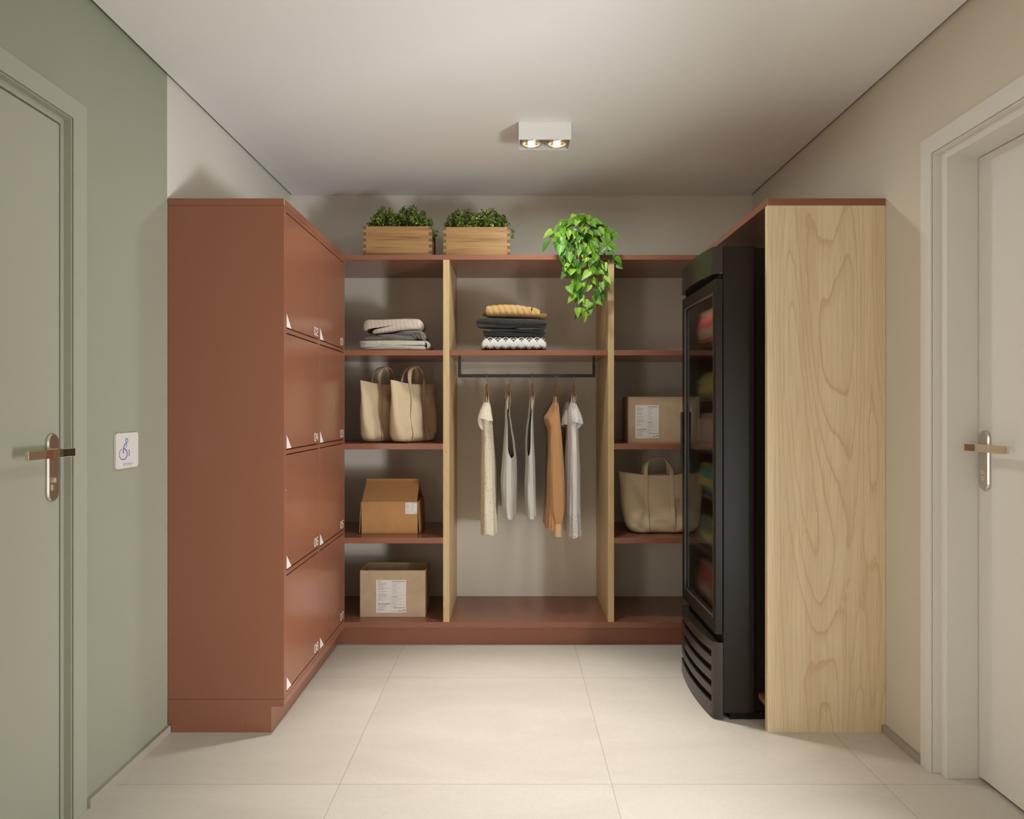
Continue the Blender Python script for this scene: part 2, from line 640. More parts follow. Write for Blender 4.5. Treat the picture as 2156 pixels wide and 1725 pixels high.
for key, c in (('leafa', (0.170, 0.255, 0.035)), ('leafb', (0.100, 0.170, 0.026)), ('leafc', (0.34, 0.40, 0.08)), ('leafd', (0.055, 0.100, 0.018))):
    M[key] = plain('shrub leaf ' + key[-1], c, 0.5, spec=0.4)
for key, c in (('poa', (0.110, 0.250, 0.018)), ('pob', (0.185, 0.335, 0.026)), ('poc', (0.050, 0.140, 0.016)), ('pod', (0.28, 0.42, 0.07))):
    k_ = NT('trailing vine leaf ' + key[-1])
    v_ = k_.coords()
    nz_ = k_.noise(v_, 90, 2)
    col_ = k_.ramp(nz_, [(0.3, tuple(x * 0.8 for x in c) + (1,)), (0.7, tuple(x * 1.15 for x in c) + (1,))])
    k_.b.inputs['Subsurface Weight'].default_value = 0.0
    M[key] = k_.set(col_, 0.45, 0, 0.35)
M['vine'] = plain('vine stem', (0.22, 0.34, 0.06), 0.5)
M['twig'] = plain('shrub twig', (0.13, 0.085, 0.045), 0.7)
M['soil'] = plain('potting soil', (0.03, 0.02, 0.012), 0.95, bump=(90, 1.0, 0.01))
M['pot'] = plain('white ceramic', (0.74, 0.72, 0.70), 0.35)


def glass_mat():
    k = NT('door glass')
    t = k.t
    tr = k.n('ShaderNodeBsdfRefraction')           # fogged cold glass
    tr.inputs['Color'].default_value = (0.90, 0.90, 0.88, 1)
    tr.inputs['Roughness'].default_value = 0.34
    tr.inputs['IOR'].default_value = 1.06
    gl = k.n('ShaderNodeBsdfGlossy')
    gl.inputs['Roughness'].default_value = 0.02
    lw = k.n('ShaderNodeLayerWeight')
    lw.inputs['Blend'].default_value = 0.5
    fac = k.math('ADD', k.math('MULTIPLY', k.math('POWER', lw.outputs['Facing'], 5.0), 0.96), 0.04)
    mx = k.n('ShaderNodeMixShader')
    k.l(fac, mx.inputs[0])
    k.l(tr.outputs[0], mx.inputs[1])
    k.l(gl.outputs[0], mx.inputs[2])
    out = [n for n in t.nodes if n.type == 'OUTPUT_MATERIAL'][0]
    k.l(mx.outputs[0], out.inputs['Surface'])
    t.nodes.remove(k.b)
    return k.m


M['glass'] = glass_mat()


def bulb_mat(power=30):
    k = NT('lit bulb')
    k.b.inputs['Emission Color'].default_value = (1.0, 0.84, 0.62, 1)
    k.b.inputs['Emission Strength'].default_value = power
    return k.set((1, 0.9, 0.8, 1), 0.4)


M['bulb'] = bulb_mat()
M['fillstrip'] = bulb_mat(6)  # glow of the added fridge strip, not a bulb
M['reflector'] = plain('lamp reflector', (0.75, 0.62, 0.42), 0.2, 1.0)
M['ring'] = plain('lamp ring', (0.72, 0.68, 0.62), 0.25, 0.9)

# ------------------------------------------------------------------ setting
XL, XR = -1.324, 1.435
Y1, Y2, Y3 = 2.621, 3.571, 4.072
YF = -1.5
ZT = 2.60
ZC = 2.517

bm = B()
box(bm, -1.6, 2.0, YF - 0.3, Y3 + 0.15, -0.1, 0.0)
struct(new_mesh('floor', bm, M['floor']))
bm = B()
box(bm, XL + 0.016, XR - 0.016, YF, Y3 - 0.004, ZC, ZC + 0.03)
box(bm, XL - 0.1, XR + 0.15, YF - 0.1, Y3 + 0.12, ZT, ZT + 0.06)
struct(new_mesh('ceiling', bm, M['ceiling']))

# left wall: sage green up to the lockers, off white behind them; opening for the green door
DL0, DL1, DLT = 1.255, 2.055, 2.117       # clear opening of the left door
bm = B()
TH = 0.12
WL0, WL1, WLB, WLT = -0.80, 0.40, 0.20, 1.80        # opening made up for the added left fill
box(bm, XL - TH, XL, YF, WL0, 0, ZT)
box(bm, XL - TH, XL, WL0, WL1, 0, WLB)
box(bm, XL - TH, XL, WL0, WL1, WLT, ZT)
box(bm, XL - TH, XL, WL1, DL0, 0, ZT)
box(bm, XL - TH, XL, DL0, DL1, DLT, ZT)
box(bm, XL - TH, XL, DL1, Y1, 0, ZT)
box(bm, XL - TH, XL, Y1, Y3, 0, ZT, 1)
struct(new_mesh('wall_left', bm, [M['green'], M['offwhite']]))

# right wall: opening for the white door and for the low window
DR0, DR1, DRT = 1.55, 2.330, 2.115
WN0, WN1, WNB, WNT = 0.85, 1.47, 0.10, 1.46
bm = B()
box(bm, XR, XR + 0.22, YF, WN0, 0, ZT)
box(bm, XR, XR + 0.22, WN0, WN1, 0, WNB)
box(bm, XR, XR + 0.22, WN0, WN1, WNT, ZT)
box(bm, XR, XR + 0.22, WN1, DR0, 0, ZT)
box(bm, XR, XR + 0.22, DR0, DR1, DRT, ZT)
box(bm, XR, XR + 0.22, DR1, Y3, 0, ZT)
struct(new_mesh('wall_right', bm, M['beige']))
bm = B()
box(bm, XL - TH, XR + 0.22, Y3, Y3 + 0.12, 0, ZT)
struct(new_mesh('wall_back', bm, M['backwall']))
bm = B()
box(bm, XL - TH, XR + 0.22, YF - 0.12, YF, 0, ZT)
struct(new_mesh('wall_front', bm, M['offwhite']))


bm = B()
for a in ((WN0, WN0 + 0.03, WNB, WNT), (WN1 - 0.03, WN1, WNB, WNT), (WN0 + 0.03, WN1 - 0.03, WNB, WNB + 0.03), (WN0 + 0.03, WN1 - 0.03, WNT - 0.03, WNT)):
    box(bm, XR + 0.12, XR + 0.16, a[0], a[1], a[2], a[3])
struct(new_mesh('window_1', bm, M['white']))
bm = B()
for a in ((WL0, WL0 + 0.03, WLB, WLT), (WL1 - 0.03, WL1, WLB, WLT), (WL0 + 0.03, WL1 - 0.03, WLB, WLB + 0.03), (WL0 + 0.03, WL1 - 0.03, WLT - 0.03, WLT)):
    box(bm, XL - 0.06, XL - 0.02, a[0], a[1], a[2], a[3])
struct(new_mesh('fill_opening_frame', bm, M['white']))  # frame of the made-up opening that lets in the added fill

# baseboards (3 cm) in the wall stretches between door casings and cabinets
bm = B()
box(bm, XL, XL + 0.015, 2.121, Y1 - 0.002, 0, 0.029)
struct(new_mesh('baseboard_left', bm, M['baseboard']))
bm = B()
box(bm, XR - 0.015, XR, 2.389, Y1 - 0.002, 0, 0.029)
struct(new_mesh('baseboard_right', bm, M['baseboard']))


# ------------------------------------------------------------------ doors
def stadium(cy, z0, z1, w, n=10):
    r = w / 2
    pts = []
    for k in range(n + 1):
        a = PI * k / n
        pts.append((cy + r * math.cos(a), z1 - r + r * math.sin(a)))
    for k in range(n + 1):
        a = PI + PI * k / n
        pts.append((cy + r * math.cos(a), z0 + r + r * math.sin(a)))
    return pts


def door_handle(parent, lx, dx, cy):
    """lever on a rounded back plate; the lever runs towards the camera"""
    bm = B()
    pts = stadium(cy, 0.971, 1.171, 0.049)
    pin = stadium(cy, 0.975, 1.167, 0.041)
    a = [(lx, p[0], p[1]) for p in pts]
    b = [(lx + dx * 0.006, p[0], p[1]) for p in pts]
    c = [(lx + dx * 0.010, p[0], p[1]) for p in pin]
    loft(bm, [a, b, c], True, False, True)
    plate = new_mesh('door_handle', bm, M['nickel'], parent, smooth=False)
    bm = B()
    # spindle neck
    tube(bm, [(lx + dx * 0.010, cy, 1.115), (lx + dx * 0.052, cy, 1.115)], 0.011, 14)
    path = []
    for k in range(15):
        t = k / 14
        off = 0.060 - 0.016 * math.sin(min(1, t * 1.6) * PI) * 0.55 - 0.012 * t
        path.append((lx + dx * off, cy + 0.012 - 0.178 * t))
    rings = []
    for (x, y) in path:
        hh, tt = 0.0125, 0.005
        rings.append([(x - tt * dx, y, 1.115 - hh), (x + tt * dx, y, 1.115 - hh), (x + tt * dx, y, 1.115 + hh), (x - tt * dx, y, 1.115 + hh)])
    loft(bm, rings, True, True, True)
    new_mesh('lever', bm, M['chrome'], plate, bevel=0.0015)
    bm = B()
    tube(bm, [(lx + dx * 0.010, cy - 0.002, 1.034), (lx + dx * 0.0155, cy - 0.002, 1.034)], 0.0095, 16)
    box(bm, min(lx + dx * 0.0155, lx + dx * 0.019), max(lx + dx * 0.0155, lx + dx * 0.019), cy - 0.0035, cy - 0.0005, 1.027, 1.041)
    box(bm, min(lx + dx * 0.010, lx + dx * 0.0125), max(lx + dx * 0.010, lx + dx * 0.0125), cy - 0.008, cy + 0.004, 1.004, 1.022)
    new_mesh('lock_cylinder', bm, M['chrome'], plate, bevel=0.0006)


def ring(bm, xa, xb, ya, yb, za, w, top):
    """door surround: an upside-down U between x planes, clear opening ya..yb and height za"""
    pts = [(ya - w, 0), (ya - w, za + top), (yb + w, za + top), (yb + w, 0), (yb, 0), (yb, za), (ya, za), (ya, 0)]
    prism(bm, pts, lambda y, z: (xa, y, z), lambda y, z: (xb, y, z))


# left door: sage green leaf in a green frame
LX = -1.346
bm = B()
box(bm, LX - 0.04, LX, DL0 + 0.026, 2.0305, 0.006, 2.088)
dl = struct(new_mesh('door_1', bm, M['greendoor'], bevel=0.003))
bm = B()     # casing, rebate strip
ring(bm, XL + 0.0005, XL + 0.006, DL0, DL1, DLT, 0.064, 0.060)
ring(bm, LX - 0.0005, XL + 0.0006, DL0 + 0.0045, DL1 - 0.0045, DLT - 0.0045, 0.004, 0.004)
ring(bm, LX - 0.02, LX, DL0 + 0.02, 2.0365, 2.0935, 0.018, 0.0225)
new_mesh('door_frame', bm, M['greendoor'], dl, bevel=0.0015)
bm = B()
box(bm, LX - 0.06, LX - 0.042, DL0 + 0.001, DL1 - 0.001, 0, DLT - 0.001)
new_mesh('dark_backing', bm, M['dark'], dl)  # added dark sheet behind the leaf, stands in for shade in the gaps
door_handle(dl, LX, 1, 1.992)

# right door: white leaf set deep in a white frame
RX = 1.565
bm = B()
box(bm, RX, RX + 0.04, DR0 + 0.012, 2.288, 0.012, 2.082)
dr = struct(new_mesh('door_2', bm, M['whitedoor'], bevel=0.001))
bm = B()
ring(bm, XR - 0.008, XR - 0.0005, DR0, DR1, DRT, 0.057, 0.060)
ring(bm, XR - 0.0006, 1.4590, DR0 + 0.0045, DR1 - 0.0045, DRT - 0.0045, 0.004, 0.004)
ring(bm, 1.4585, RX + 0.05, DR0 + 0.010, 2.2905, 2.0845, 0.0095, 0.030)
box(bm, 1.4585, RX + 0.05, 2.2995, DR1 - 0.0005, 0, 2.1140)
new_mesh('door_frame', bm, M['whitedoor'], dr, bevel=0.0015)
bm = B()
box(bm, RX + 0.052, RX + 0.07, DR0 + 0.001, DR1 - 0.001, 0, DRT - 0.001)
new_mesh('dark_backing', bm, M['dark'], dr)  # added dark sheet, its colour gives the shade behind the white leaf
door_handle(dr, RX, -1, 2.254)

# ------------------------------------------------------------------ accessible toilet sign
sg = thing('wall_sign', 'white plaque with blue wheelchair symbol on the green wall beside the door', 'sign', (XL, 2.335, 1.10))
sy0, sy1, sz0, sz1 = 2.267, 2.402, 1.040, 1.161


def rrect(a0, a1, b0, b1, r, n=6):
    pts = []
    for (cx, cz, s) in ((a1 - r, b1 - r, 0), (a0 + r, b1 - r, 1), (a0 + r, b0 + r, 2), (a1 - r, b0 + r, 3)):
        for k in range(n + 1):
            a = PI / 2 * (s + k / n)
            pts.append((cx + r * math.cos(a), cz + r * math.sin(a)))
    return pts


bm = B()
prism(bm, rrect(sy0, sy1, sz0, sz1, 0.011), lambda y, z: (XL + 0.0005, y, z), lambda y, z: (XL + 0.0095, y, z))
new_mesh('plaque', bm, M['signwhite'], sg, bevel=0.0012)


def sp(x, y):          # detail coordinates of the plaque face
    return (2.267 + (x - 590) / 550 * 0.135, 1.161 - (y - 422 + (x - 590) / 550 * 12) / 1003 * 0.121)


def stroke(bm, pts, w, x):
    P = [Vector(sp(*p)) for p in pts]
    rows = []
    for i, p in enumerate(P):
        t = (P[min(i + 1, len(P) - 1)] - P[max(i - 1, 0)]).normalized()
        nn = Vector((-t.y, t.x)) * w[i] / 2 if isinstance(w, list) else Vector((-t.y, t.x)) * w / 2
        rows.append([(x, p.x + nn.x, p.y + nn.y), (x, p.x - nn.x, p.y - nn.y), (x - 0.0006, p.x - nn.x, p.y - nn.y), (x - 0.0006, p.x + nn.x, p.y + nn.y)])
    loft(bm, rows, True, True, True)


bm = B()
xs = XL + 0.0101
stroke(bm, [(842 + 26 * math.cos(a * PI / 12), 638 + 56 * math.sin(a * PI / 12)) for a in range(25)], 0.0024, xs)
stroke(bm, [(757, 992), (760, 900), (775, 800), (800, 735), (825, 715), (842, 740), (838, 800), (828, 850)], [0.0040, 0.0040, 0.0037, 0.0034, 0.0032, 0.0026, 0.0020, 0.0012], xs)
wheel = [(757 + 96 * math.cos(a), 1015 - 155 * math.sin(a)) for a in [math.radians(74 - 13 * i) for i in range(26)]]
stroke(bm, wheel, [0.0038 - 0.0024 * i / 25 for i in range(26)], xs)
stroke(bm, [(878, 918), (905, 916), (905, 960), (900, 1085)], [0.0022, 0.0028, 0.003, 0.004], xs)
new_mesh('wheelchair_symbol', bm, M['blue'], sg)
bm = B()
for gi, dots in enumerate((((0, 0), (1, 0), (0, 1), (0, 2)), ((0, 0), (1, 0), (1, 1), (0, 2)), ((0, 0), (1, 1), (0, 2), (1, 0)), ((1, 0), (0, 1), (0, 2), (2, 0)))):
    for (a, b) in dots:
        y, z = sp(775 + gi * 57 + a * 20, 1292 + b * 22)
        lathe_pts = [(XL + 0.0098, y + 0.0016 * math.cos(k * PI / 4), z + 0.0016 * math.sin(k * PI / 4)) for k in range(8)]
        top = [(XL + 0.0104, y + 0.0010 * math.cos(k * PI / 4), z + 0.0010 * math.sin(k * PI / 4)) for k in range(8)]
        loft(bm, [lathe_pts, top], True, False, True)
new_mesh('braille', bm, M['blue'], sg)

# ------------------------------------------------------------------ locker cabinet
FX = -0.875
lk = thing('locker_cabinet', 'tall terracotta locker cabinet with eight numbered doors against the left wall', 'lockers', (-1.1, 3.1, 0))
TB0, TB1 = 2.024, 2.0515
BB0, BB1 = 0.0985, 0.1277
LX0 = XL + 0.002
YL2 = Y2 - 0.001
bm = B()
box(bm, LX0, FX - 0.022, Y1 + 0.0205, YL2, BB1, TB0 - 0.0008)
cols = ((2.650, 3.091), (3.112, 3.552))
rows = ((1.559, 2.002), (1.087, 1.534), (0.619, 1.062), (0.147, 0.593))
SPT = 0.0205
boxo('side_panel', (LX0, FX, Y1, Y1 + SPT - 0.0004, BB1, TB0 - 0.0008), M['red'], lk, bevel=0.0010)
ys = [Y1 + SPT, cols[0][0] - 0.002, cols[0][1] + 0.002, cols[1][0] - 0.002, cols[1][1] + 0.002, YL2]
for a, b in ((0, 1), (2, 3), (4, 5)):
    box(bm, FX - 0.022, FX, ys[a], ys[b], BB1, TB0 - 0.0008)
zs = [BB1]
for (z0, z1) in sorted(rows):
    zs += [z0 - 0.0045, z1 + 0.0045]
zs.append(TB0 - 0.0008)
for (a, b) in ((1, 2), (3, 4)):
    for i in range(0, len(zs), 2):
        box(bm, FX - 0.022, FX, ys[a], ys[b], zs[i], zs[i + 1])
new_mesh('carcass', bm, M['red'], lk, bevel=0.0008, seg=1)
bm = B()
box(bm, LX0, FX + 0.0005, Y1 - 0.0005, YL2, TB0, TB1)
new_mesh('top_panel', bm, M['red'], lk, bevel=0.0012)
bm = B()
box(bm, LX0, FX + 0.0005, Y1 + 0.0205, YL2, BB0, BB1 - 0.0008)
new_mesh('bottom_panel', bm, M['red'], lk, bevel=0.0012)
bm = B()
box(bm, XL + 0.0155, FX - 0.048, Y1 + 0.0205, YL2, 0, BB0)
new_mesh('plinth', bm, M['red'], lk, bevel=0.001)
bm = B()
prism(bm, [(LX0, 0.0295), (XL + 0.0155, 0.0295), (XL + 0.0155, 0.0), (FX - 0.048, 0.0), (FX - 0.048, BB0), (FX + 0.0005, BB0), (FX + 0.0005, BB1 - 0.0008), (LX0, BB1 - 0.0008)],
      lambda x, z: (x, Y1 - 0.0005, z), lambda x, z: (x, Y1 + 0.0202, z))
new_mesh('base_front', bm, M['red'], lk, bevel=0.0008, seg=1)
for r_, (z0, z1) in enumerate(rows):
    for c_, (y0, y1) in enumerate(cols):
        bm = B()
        box(bm, FX - 0.020, FX - 0.0004, y0, y1, z0, z1)
        d = new_mesh('locker_door', bm, M['red'], lk, bevel=0.0018)
        num = '%02d' % (2 * r_ + (2 if c_ == 0 else 1))
        bm = B()
        prism(bm, [(y0 + 0.001, z0 + 0.001), (y0 + 0.056, z0 + 0.001), (y0 + 0.001, z0 + 0.053)],
              lambda y, z: (FX - 0.0003, y, z), lambda y, z: (FX + 0.0006, y, z))
        new_mesh('finger_pull', bm, M['whitemark'], d)
        number_mesh(num, M['whitemark'], d, FX + 0.0005, y1 - 0.067, z0 + 0.013, 0.022, 0.011, 0.0042)

# ------------------------------------------------------------------ open shelving unit
su = thing('shelving_unit', 'open terracotta shelving with two pale oak uprights along the back wall', 'shelving', (0.1, 3.8, 0))
SX0, SX1 = FX + 0.0005, XR - 0.002
YB = Y3 - 0.002
D1, D2 = (-0.3603, -0.328), (0.502, 0.534)
bm = B()
box(bm, SX0 - 0.44, SX1, Y2, YB, TB0, 2.0495)
new_mesh('top_board', bm, M['red'], su, bevel=0.0012)
bm = B()
box(bm, SX0 - 0.44, SX1, Y2, YB, 0.097, 0.127)
new_mesh('bottom_board', bm, M['red'], su, bevel=0.0012)
bm = B()
box(bm, SX0 - 0.44, SX1, Y2 + 0.036, YB, 0, 0.097)
new_mesh('plinth', bm, M['red'], su, bevel=0.001)
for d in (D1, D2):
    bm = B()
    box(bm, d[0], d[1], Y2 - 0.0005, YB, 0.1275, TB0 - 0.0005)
    new_mesh('upright', bm, M['oakdeep'], su, bevel=0.0008)['label'] = 'pale oak upright'
SH = ((1.523, 1.5506), (1.031, 1.061), (0.539, 0.569))
for (z0, z1) in SH:
    for (x0, x1) in ((SX0 - 0.44, D1[0] - 0.0003), (D2[1] + 0.0003, SX1)):
        bm = B()
        box(bm, x0, x1, Y2, YB, z0, z1)
        new_mesh('shelf', bm, M['red'], su, bevel=0.0012)
bm = B()
box(bm, D1[1] + 0.0003, D2[0] - 0.0003, Y2, YB, SH[0][0], SH[0][1])
new_mesh('shelf', bm, M['red'], su, bevel=0.0012)
RY = 3.82
bm = B()
RZ0, RZ1 = 1.4195, 1.4375
box(bm, -0.302, 0.4665, RY - 0.008, RY + 0.008, RZ0, RZ1)
box(bm, -0.302, -0.286, RY - 0.008, RY + 0.008, RZ1, SH[0][0])
box(bm, 0.4505, 0.4665, RY - 0.008, RY + 0.008, RZ1, SH[0][0])
new_mesh('hanging_rail', bm, M['railmetal'], su, bevel=0.0008)['label'] = 'charcoal square hanging rail'

# ------------------------------------------------------------------ fridge cabinet
fc = thing('fridge_cabinet', 'pale oak end panel under a terracotta top housing the fridge on the right', 'cabinet', (1.2, 3.0, 0))
PX = 0.981
bm = B()
box(bm, PX, XR - 0.0155, Y1, Y1 + 0.025, 0, 0.029)
box(bm, PX, XR - 0.001, Y1, Y1 + 0.025, 0.029, TB0 - 0.0005)
new_mesh('side_panel', bm, M['oak'], fc)['label'] = 'pale oak side panel'
bm = B()
box(bm, PX - 0.0005, XR - 0.001, Y1 - 0.0005, Y2 - 0.001, TB0, TB1)
new_mesh('top_panel', bm, M['red'], fc, bevel=0.0012)
bm = B()
box(bm, PX, XR - 0.001, Y1 + 0.0255, 2.715, 0.0905, 0.113)
new_mesh('base_rail', bm, M['red'], fc, bevel=0.001)

# ------------------------------------------------------------------ glass-door fridge
FY0, FY1 = 2.720, 3.250
fr = thing('display_fridge', 'tall black drinks fridge with a glass door beside the oak panel', 'fridge', (1.1, 2.985, 0))
FB = 0.842          # front of the carcass
bm = B()
box(bm, FB, 0.968, FY0, FY0 + 0.035, 0.028, 1.893)
box(bm, 0.968, 1.40, FY0 + 0.018, FY0 + 0.035, 0.028, 1.885)  # rear side stepped back, a shape added to make it fall dark
box(bm, FB, 1.40, FY1 - 0.035, FY1, 0.028, 1.893)
box(bm, FB, 1.40, FY0 + 0.035, FY1 - 0.035, 1.80, 1.893)
box(bm, FB, 1.40, FY0 + 0.035, FY1 - 0.035, 0.028, 0.36)
box(bm, 1.36, 1.40, FY0 + 0.035, FY1 - 0.035, 0.36, 1.80)
new_mesh('carcass', bm, M['fridge'], fr, bevel=0.004)
boxo('base_plinth', (FB + 0.03, 1.38, FY0 + 0.012, FY1 - 0.02, 0.0, 0.028), M['dark'], fr)


def bulge(y, depth=0.022, base=0.806):
    t = (y - (FY0 + FY1) / 2) / ((FY1 - FY0) / 2)
    r = max(0.0, abs(t) - 0.93) / 0.07          # rounded ends
    return base - depth * (1 - t * t) + 0.022 * r * r


ysn = [FY0 + (FY1 - FY0) * k / 40 for k in range(41)]
# header
bm = B()
pts = [(bulge(y), y) for y in ysn]
outl = pts + [(FB - 0.001, FY1), (FB - 0.001, FY0)]
prism(bm, outl, lambda x, y: (x, y, 1.782), lambda x, y: (x, y, 1.8925))
new_mesh('header_panel', bm, M['fridgegloss'], fr, bevel=0.002)
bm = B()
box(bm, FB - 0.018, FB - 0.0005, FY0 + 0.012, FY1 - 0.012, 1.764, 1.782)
new_mesh('dark_gap_strip', bm, M['dark'], fr)  # solid dark strip, shade of the gap above the door put into colour
# door frame with glass
DX0, DX1 = 0.811, 0.8395
dz0, dz1 = 0.343, 1.762
gy0, gy1, gz0, gz1 = FY0 + 0.032, FY1 - 0.040, 0.400, 1.712
bm = B()
box(bm, DX0, DX1, FY0, gy0, dz0, dz1)
box(bm, DX0, DX1, gy1, FY1, dz0, dz1)
box(bm, DX0, DX1, gy0, gy1, dz0, gz0)
box(bm, DX0, DX1, gy0, gy1, gz1, dz1)
fd = new_mesh('fridge_door', bm, M['fridge'], fr, bevel=0.0015)
bm = B()
for e in ((gy0, gy0 + 0.006, gz0, gz1), (gy1 - 0.006, gy1, gz0, gz1), (gy0 + 0.006, gy1 - 0.006, gz0, gz0 + 0.006), (gy0 + 0.006, gy1 - 0.006, gz1 - 0.006, gz1)):
    box(bm, DX0 - 0.0005, DX0 + 0.008, e[0] + 0.0003, e[1] - 0.0003, e[2] + 0.0003, e[3] - 0.0003)
new_mesh('glazing_bead', bm, M['alu'], fd)
bm = B()
box(bm, DX0 + 0.010, DX0 + 0.013, gy0 + 0.0003, gy1 - 0.0003, gz0 + 0.0003, gz1 - 0.0003)
new_mesh('glass_pane', bm, M['glass'], fd)
bm = B()
hy = FY1 - 0.022
box(bm, DX0 - 0.013, DX0 - 0.008, hy - 0.010, hy + 0.010, 1.015, 1.228)
box(bm, DX0 - 0.008, DX0 - 0.0003, hy - 0.004, hy + 0.008, 1.0155, 1.2275)
new_mesh('door_handle', bm, M['fridgegloss'], fd, bevel=0.001)
# ventilation grille: slats with a dark backing
slots = ((0.245, 0.271), (0.185, 0.211), (0.124, 0.150), (0.064, 0.092))
bm = B()
zz = [0.006] + [v for s in sorted(slots) for v in s] + [0.310]
for i in range(0, len(zz), 2):
    prism(bm, outl, lambda x, y, z=zz[i]: (x, y, z), lambda x, y, z=zz[i + 1]: (x, y, z))
endp = [(bulge(y), y) for y in ysn if y <= FY0 + 0.030] + [(FB - 0.001, FY0 + 0.030), (FB - 0.001, FY0)]
for s in slots:
    prism(bm, endp, lambda x, y, z=s[0]: (x, y, z), lambda x, y, z=s[1]: (x, y, z))
gr = new_mesh('grille', bm, M['fridgegloss'], fr)
gr['label'] = 'slotted ventilation grille'
bm = B()
back = [(bulge(y) + 0.014, y) for y in ysn[2:-2]] + [(FB - 0.0012, FY1 - 0.03), (FB - 0.0012, FY0 + 0.031)]
for s in slots:
    prism(bm, back, lambda x, y, z=s[0] + 0.0002: (x, y, z), lambda x, y, z=s[1] - 0.0002: (x, y, z))
new_mesh('grille_backing', bm, M['dark'], gr)
bm = B()
box(bm, FB + 0.002, 1.358, FY0 + 0.0352, FY1 - 0.0352, 0.3602, 0.364)
new_mesh('floor_liner', bm, M['fridgein'], fr)
shz = (0.62, 0.86, 1.06, 1.28, 1.52)
for z in shz:
    bm = B()
    for k in range(9):
        x = FB + 0.012 + k * 0.042
        box(bm, x, x + 0.006, FY0 + 0.036, FY1 - 0.036, z, z + 0.005)
    box(bm, FB + 0.004, FB + 0.010, FY0 + 0.036, FY1 - 0.036, z - 0.006, z + 0.012)
    new_mesh('wire_shelf', bm, M['alu'], fr)
# drinks behind the glass
drinks = [
    (0.3646, 0.180, (0.34, 0.06, 0.05), (0.45, 0.38, 0.34), 'red drink bottle behind the glass on the fridge floor'),
    (0.632, 0.120, (0.16, 0.20, 0.16), (0.36, 0.38, 0.16), 'grey green drink bottle on the lowest fridge wire shelf'),
    (0.872, 0.120, (0.06, 0.24, 0.20), (0.42, 0.32, 0.10), 'turquoise and yellow bottle on the second fridge wire shelf'),
    (1.072, 0.150, (0.45, 0.27, 0.22), (0.42, 0.36, 0.36), 'peach and orange bottle on the middle fridge wire shelf'),
    (1.292, 0.110, (0.20, 0.24, 0.06), (0.42, 0.28, 0.09), 'green and yellow drink bottle on the fourth fridge wire shelf'),
    (1.532, 0.150, (0.42, 0.09, 0.08), (0.40, 0.26, 0.20), 'red drink bottle on the top fridge wire shelf'),
]
for (z, h, c1, c2, lab) in drinks:
    m1, m2 = plain('drink bottle', c1, 0.35), plain('drink cap', c2, 0.35)
    px_, py = FB + 0.055, FY0 + 0.085
    t0 = thing('drink_bottle', lab, 'bottle', (px_, py, z), 0, lab.split(' on ')[0].split(' behind')[0] + ' row')
    bm = B()
    lathe(bm, [(0.024, z), (0.029, z + 0.006), (0.029, z + h * 0.62), (0.026, z + h * 0.72), (0.012, z + h * 0.88), (0.012, z + h * 0.93)], px_, py, 16)
    new_mesh('bottle_body', bm, m1, t0, smooth=True)
    bm = B()
    lathe(bm, [(0.0291, z + h * 0.20), (0.0295, z + h * 0.22), (0.0295, z + h * 0.46), (0.0291, z + h * 0.48)], px_, py, 16, cap0=False, cap1=False)
    new_mesh('bottle_wrapper', bm, m2, t0, smooth=True)
    bm = B()
    lathe(bm, [(0.0135, z + h * 0.93), (0.0135, z + h), (0.010, z + h + 0.002)], px_, py, 16)
    new_mesh('cap', bm, m2, t0)
    for k in range(1, 6):
        dup(t0, (px_, py + 0.072 * k, z))

# warm strip and lamp added inside the fridge to brighten the bottles
bm = B()
box(bm, FB + 0.004, FB + 0.014, FY0 + 0.05, FY1 - 0.05, 1.786, 1.7995)
new_mesh('fill_strip', bm, M['fillstrip'], fr)
area_light('fridge_fill', (FB + 0.012, (FY0 + FY1) / 2, 1.782), (0, math.radians(-14), 0), 0.012, 0.40, 0.75, (1.0, 0.90, 0.78))

# ------------------------------------------------------------------ ceiling lamp
LAMP_W = (1.0, 0.93, 0.83)


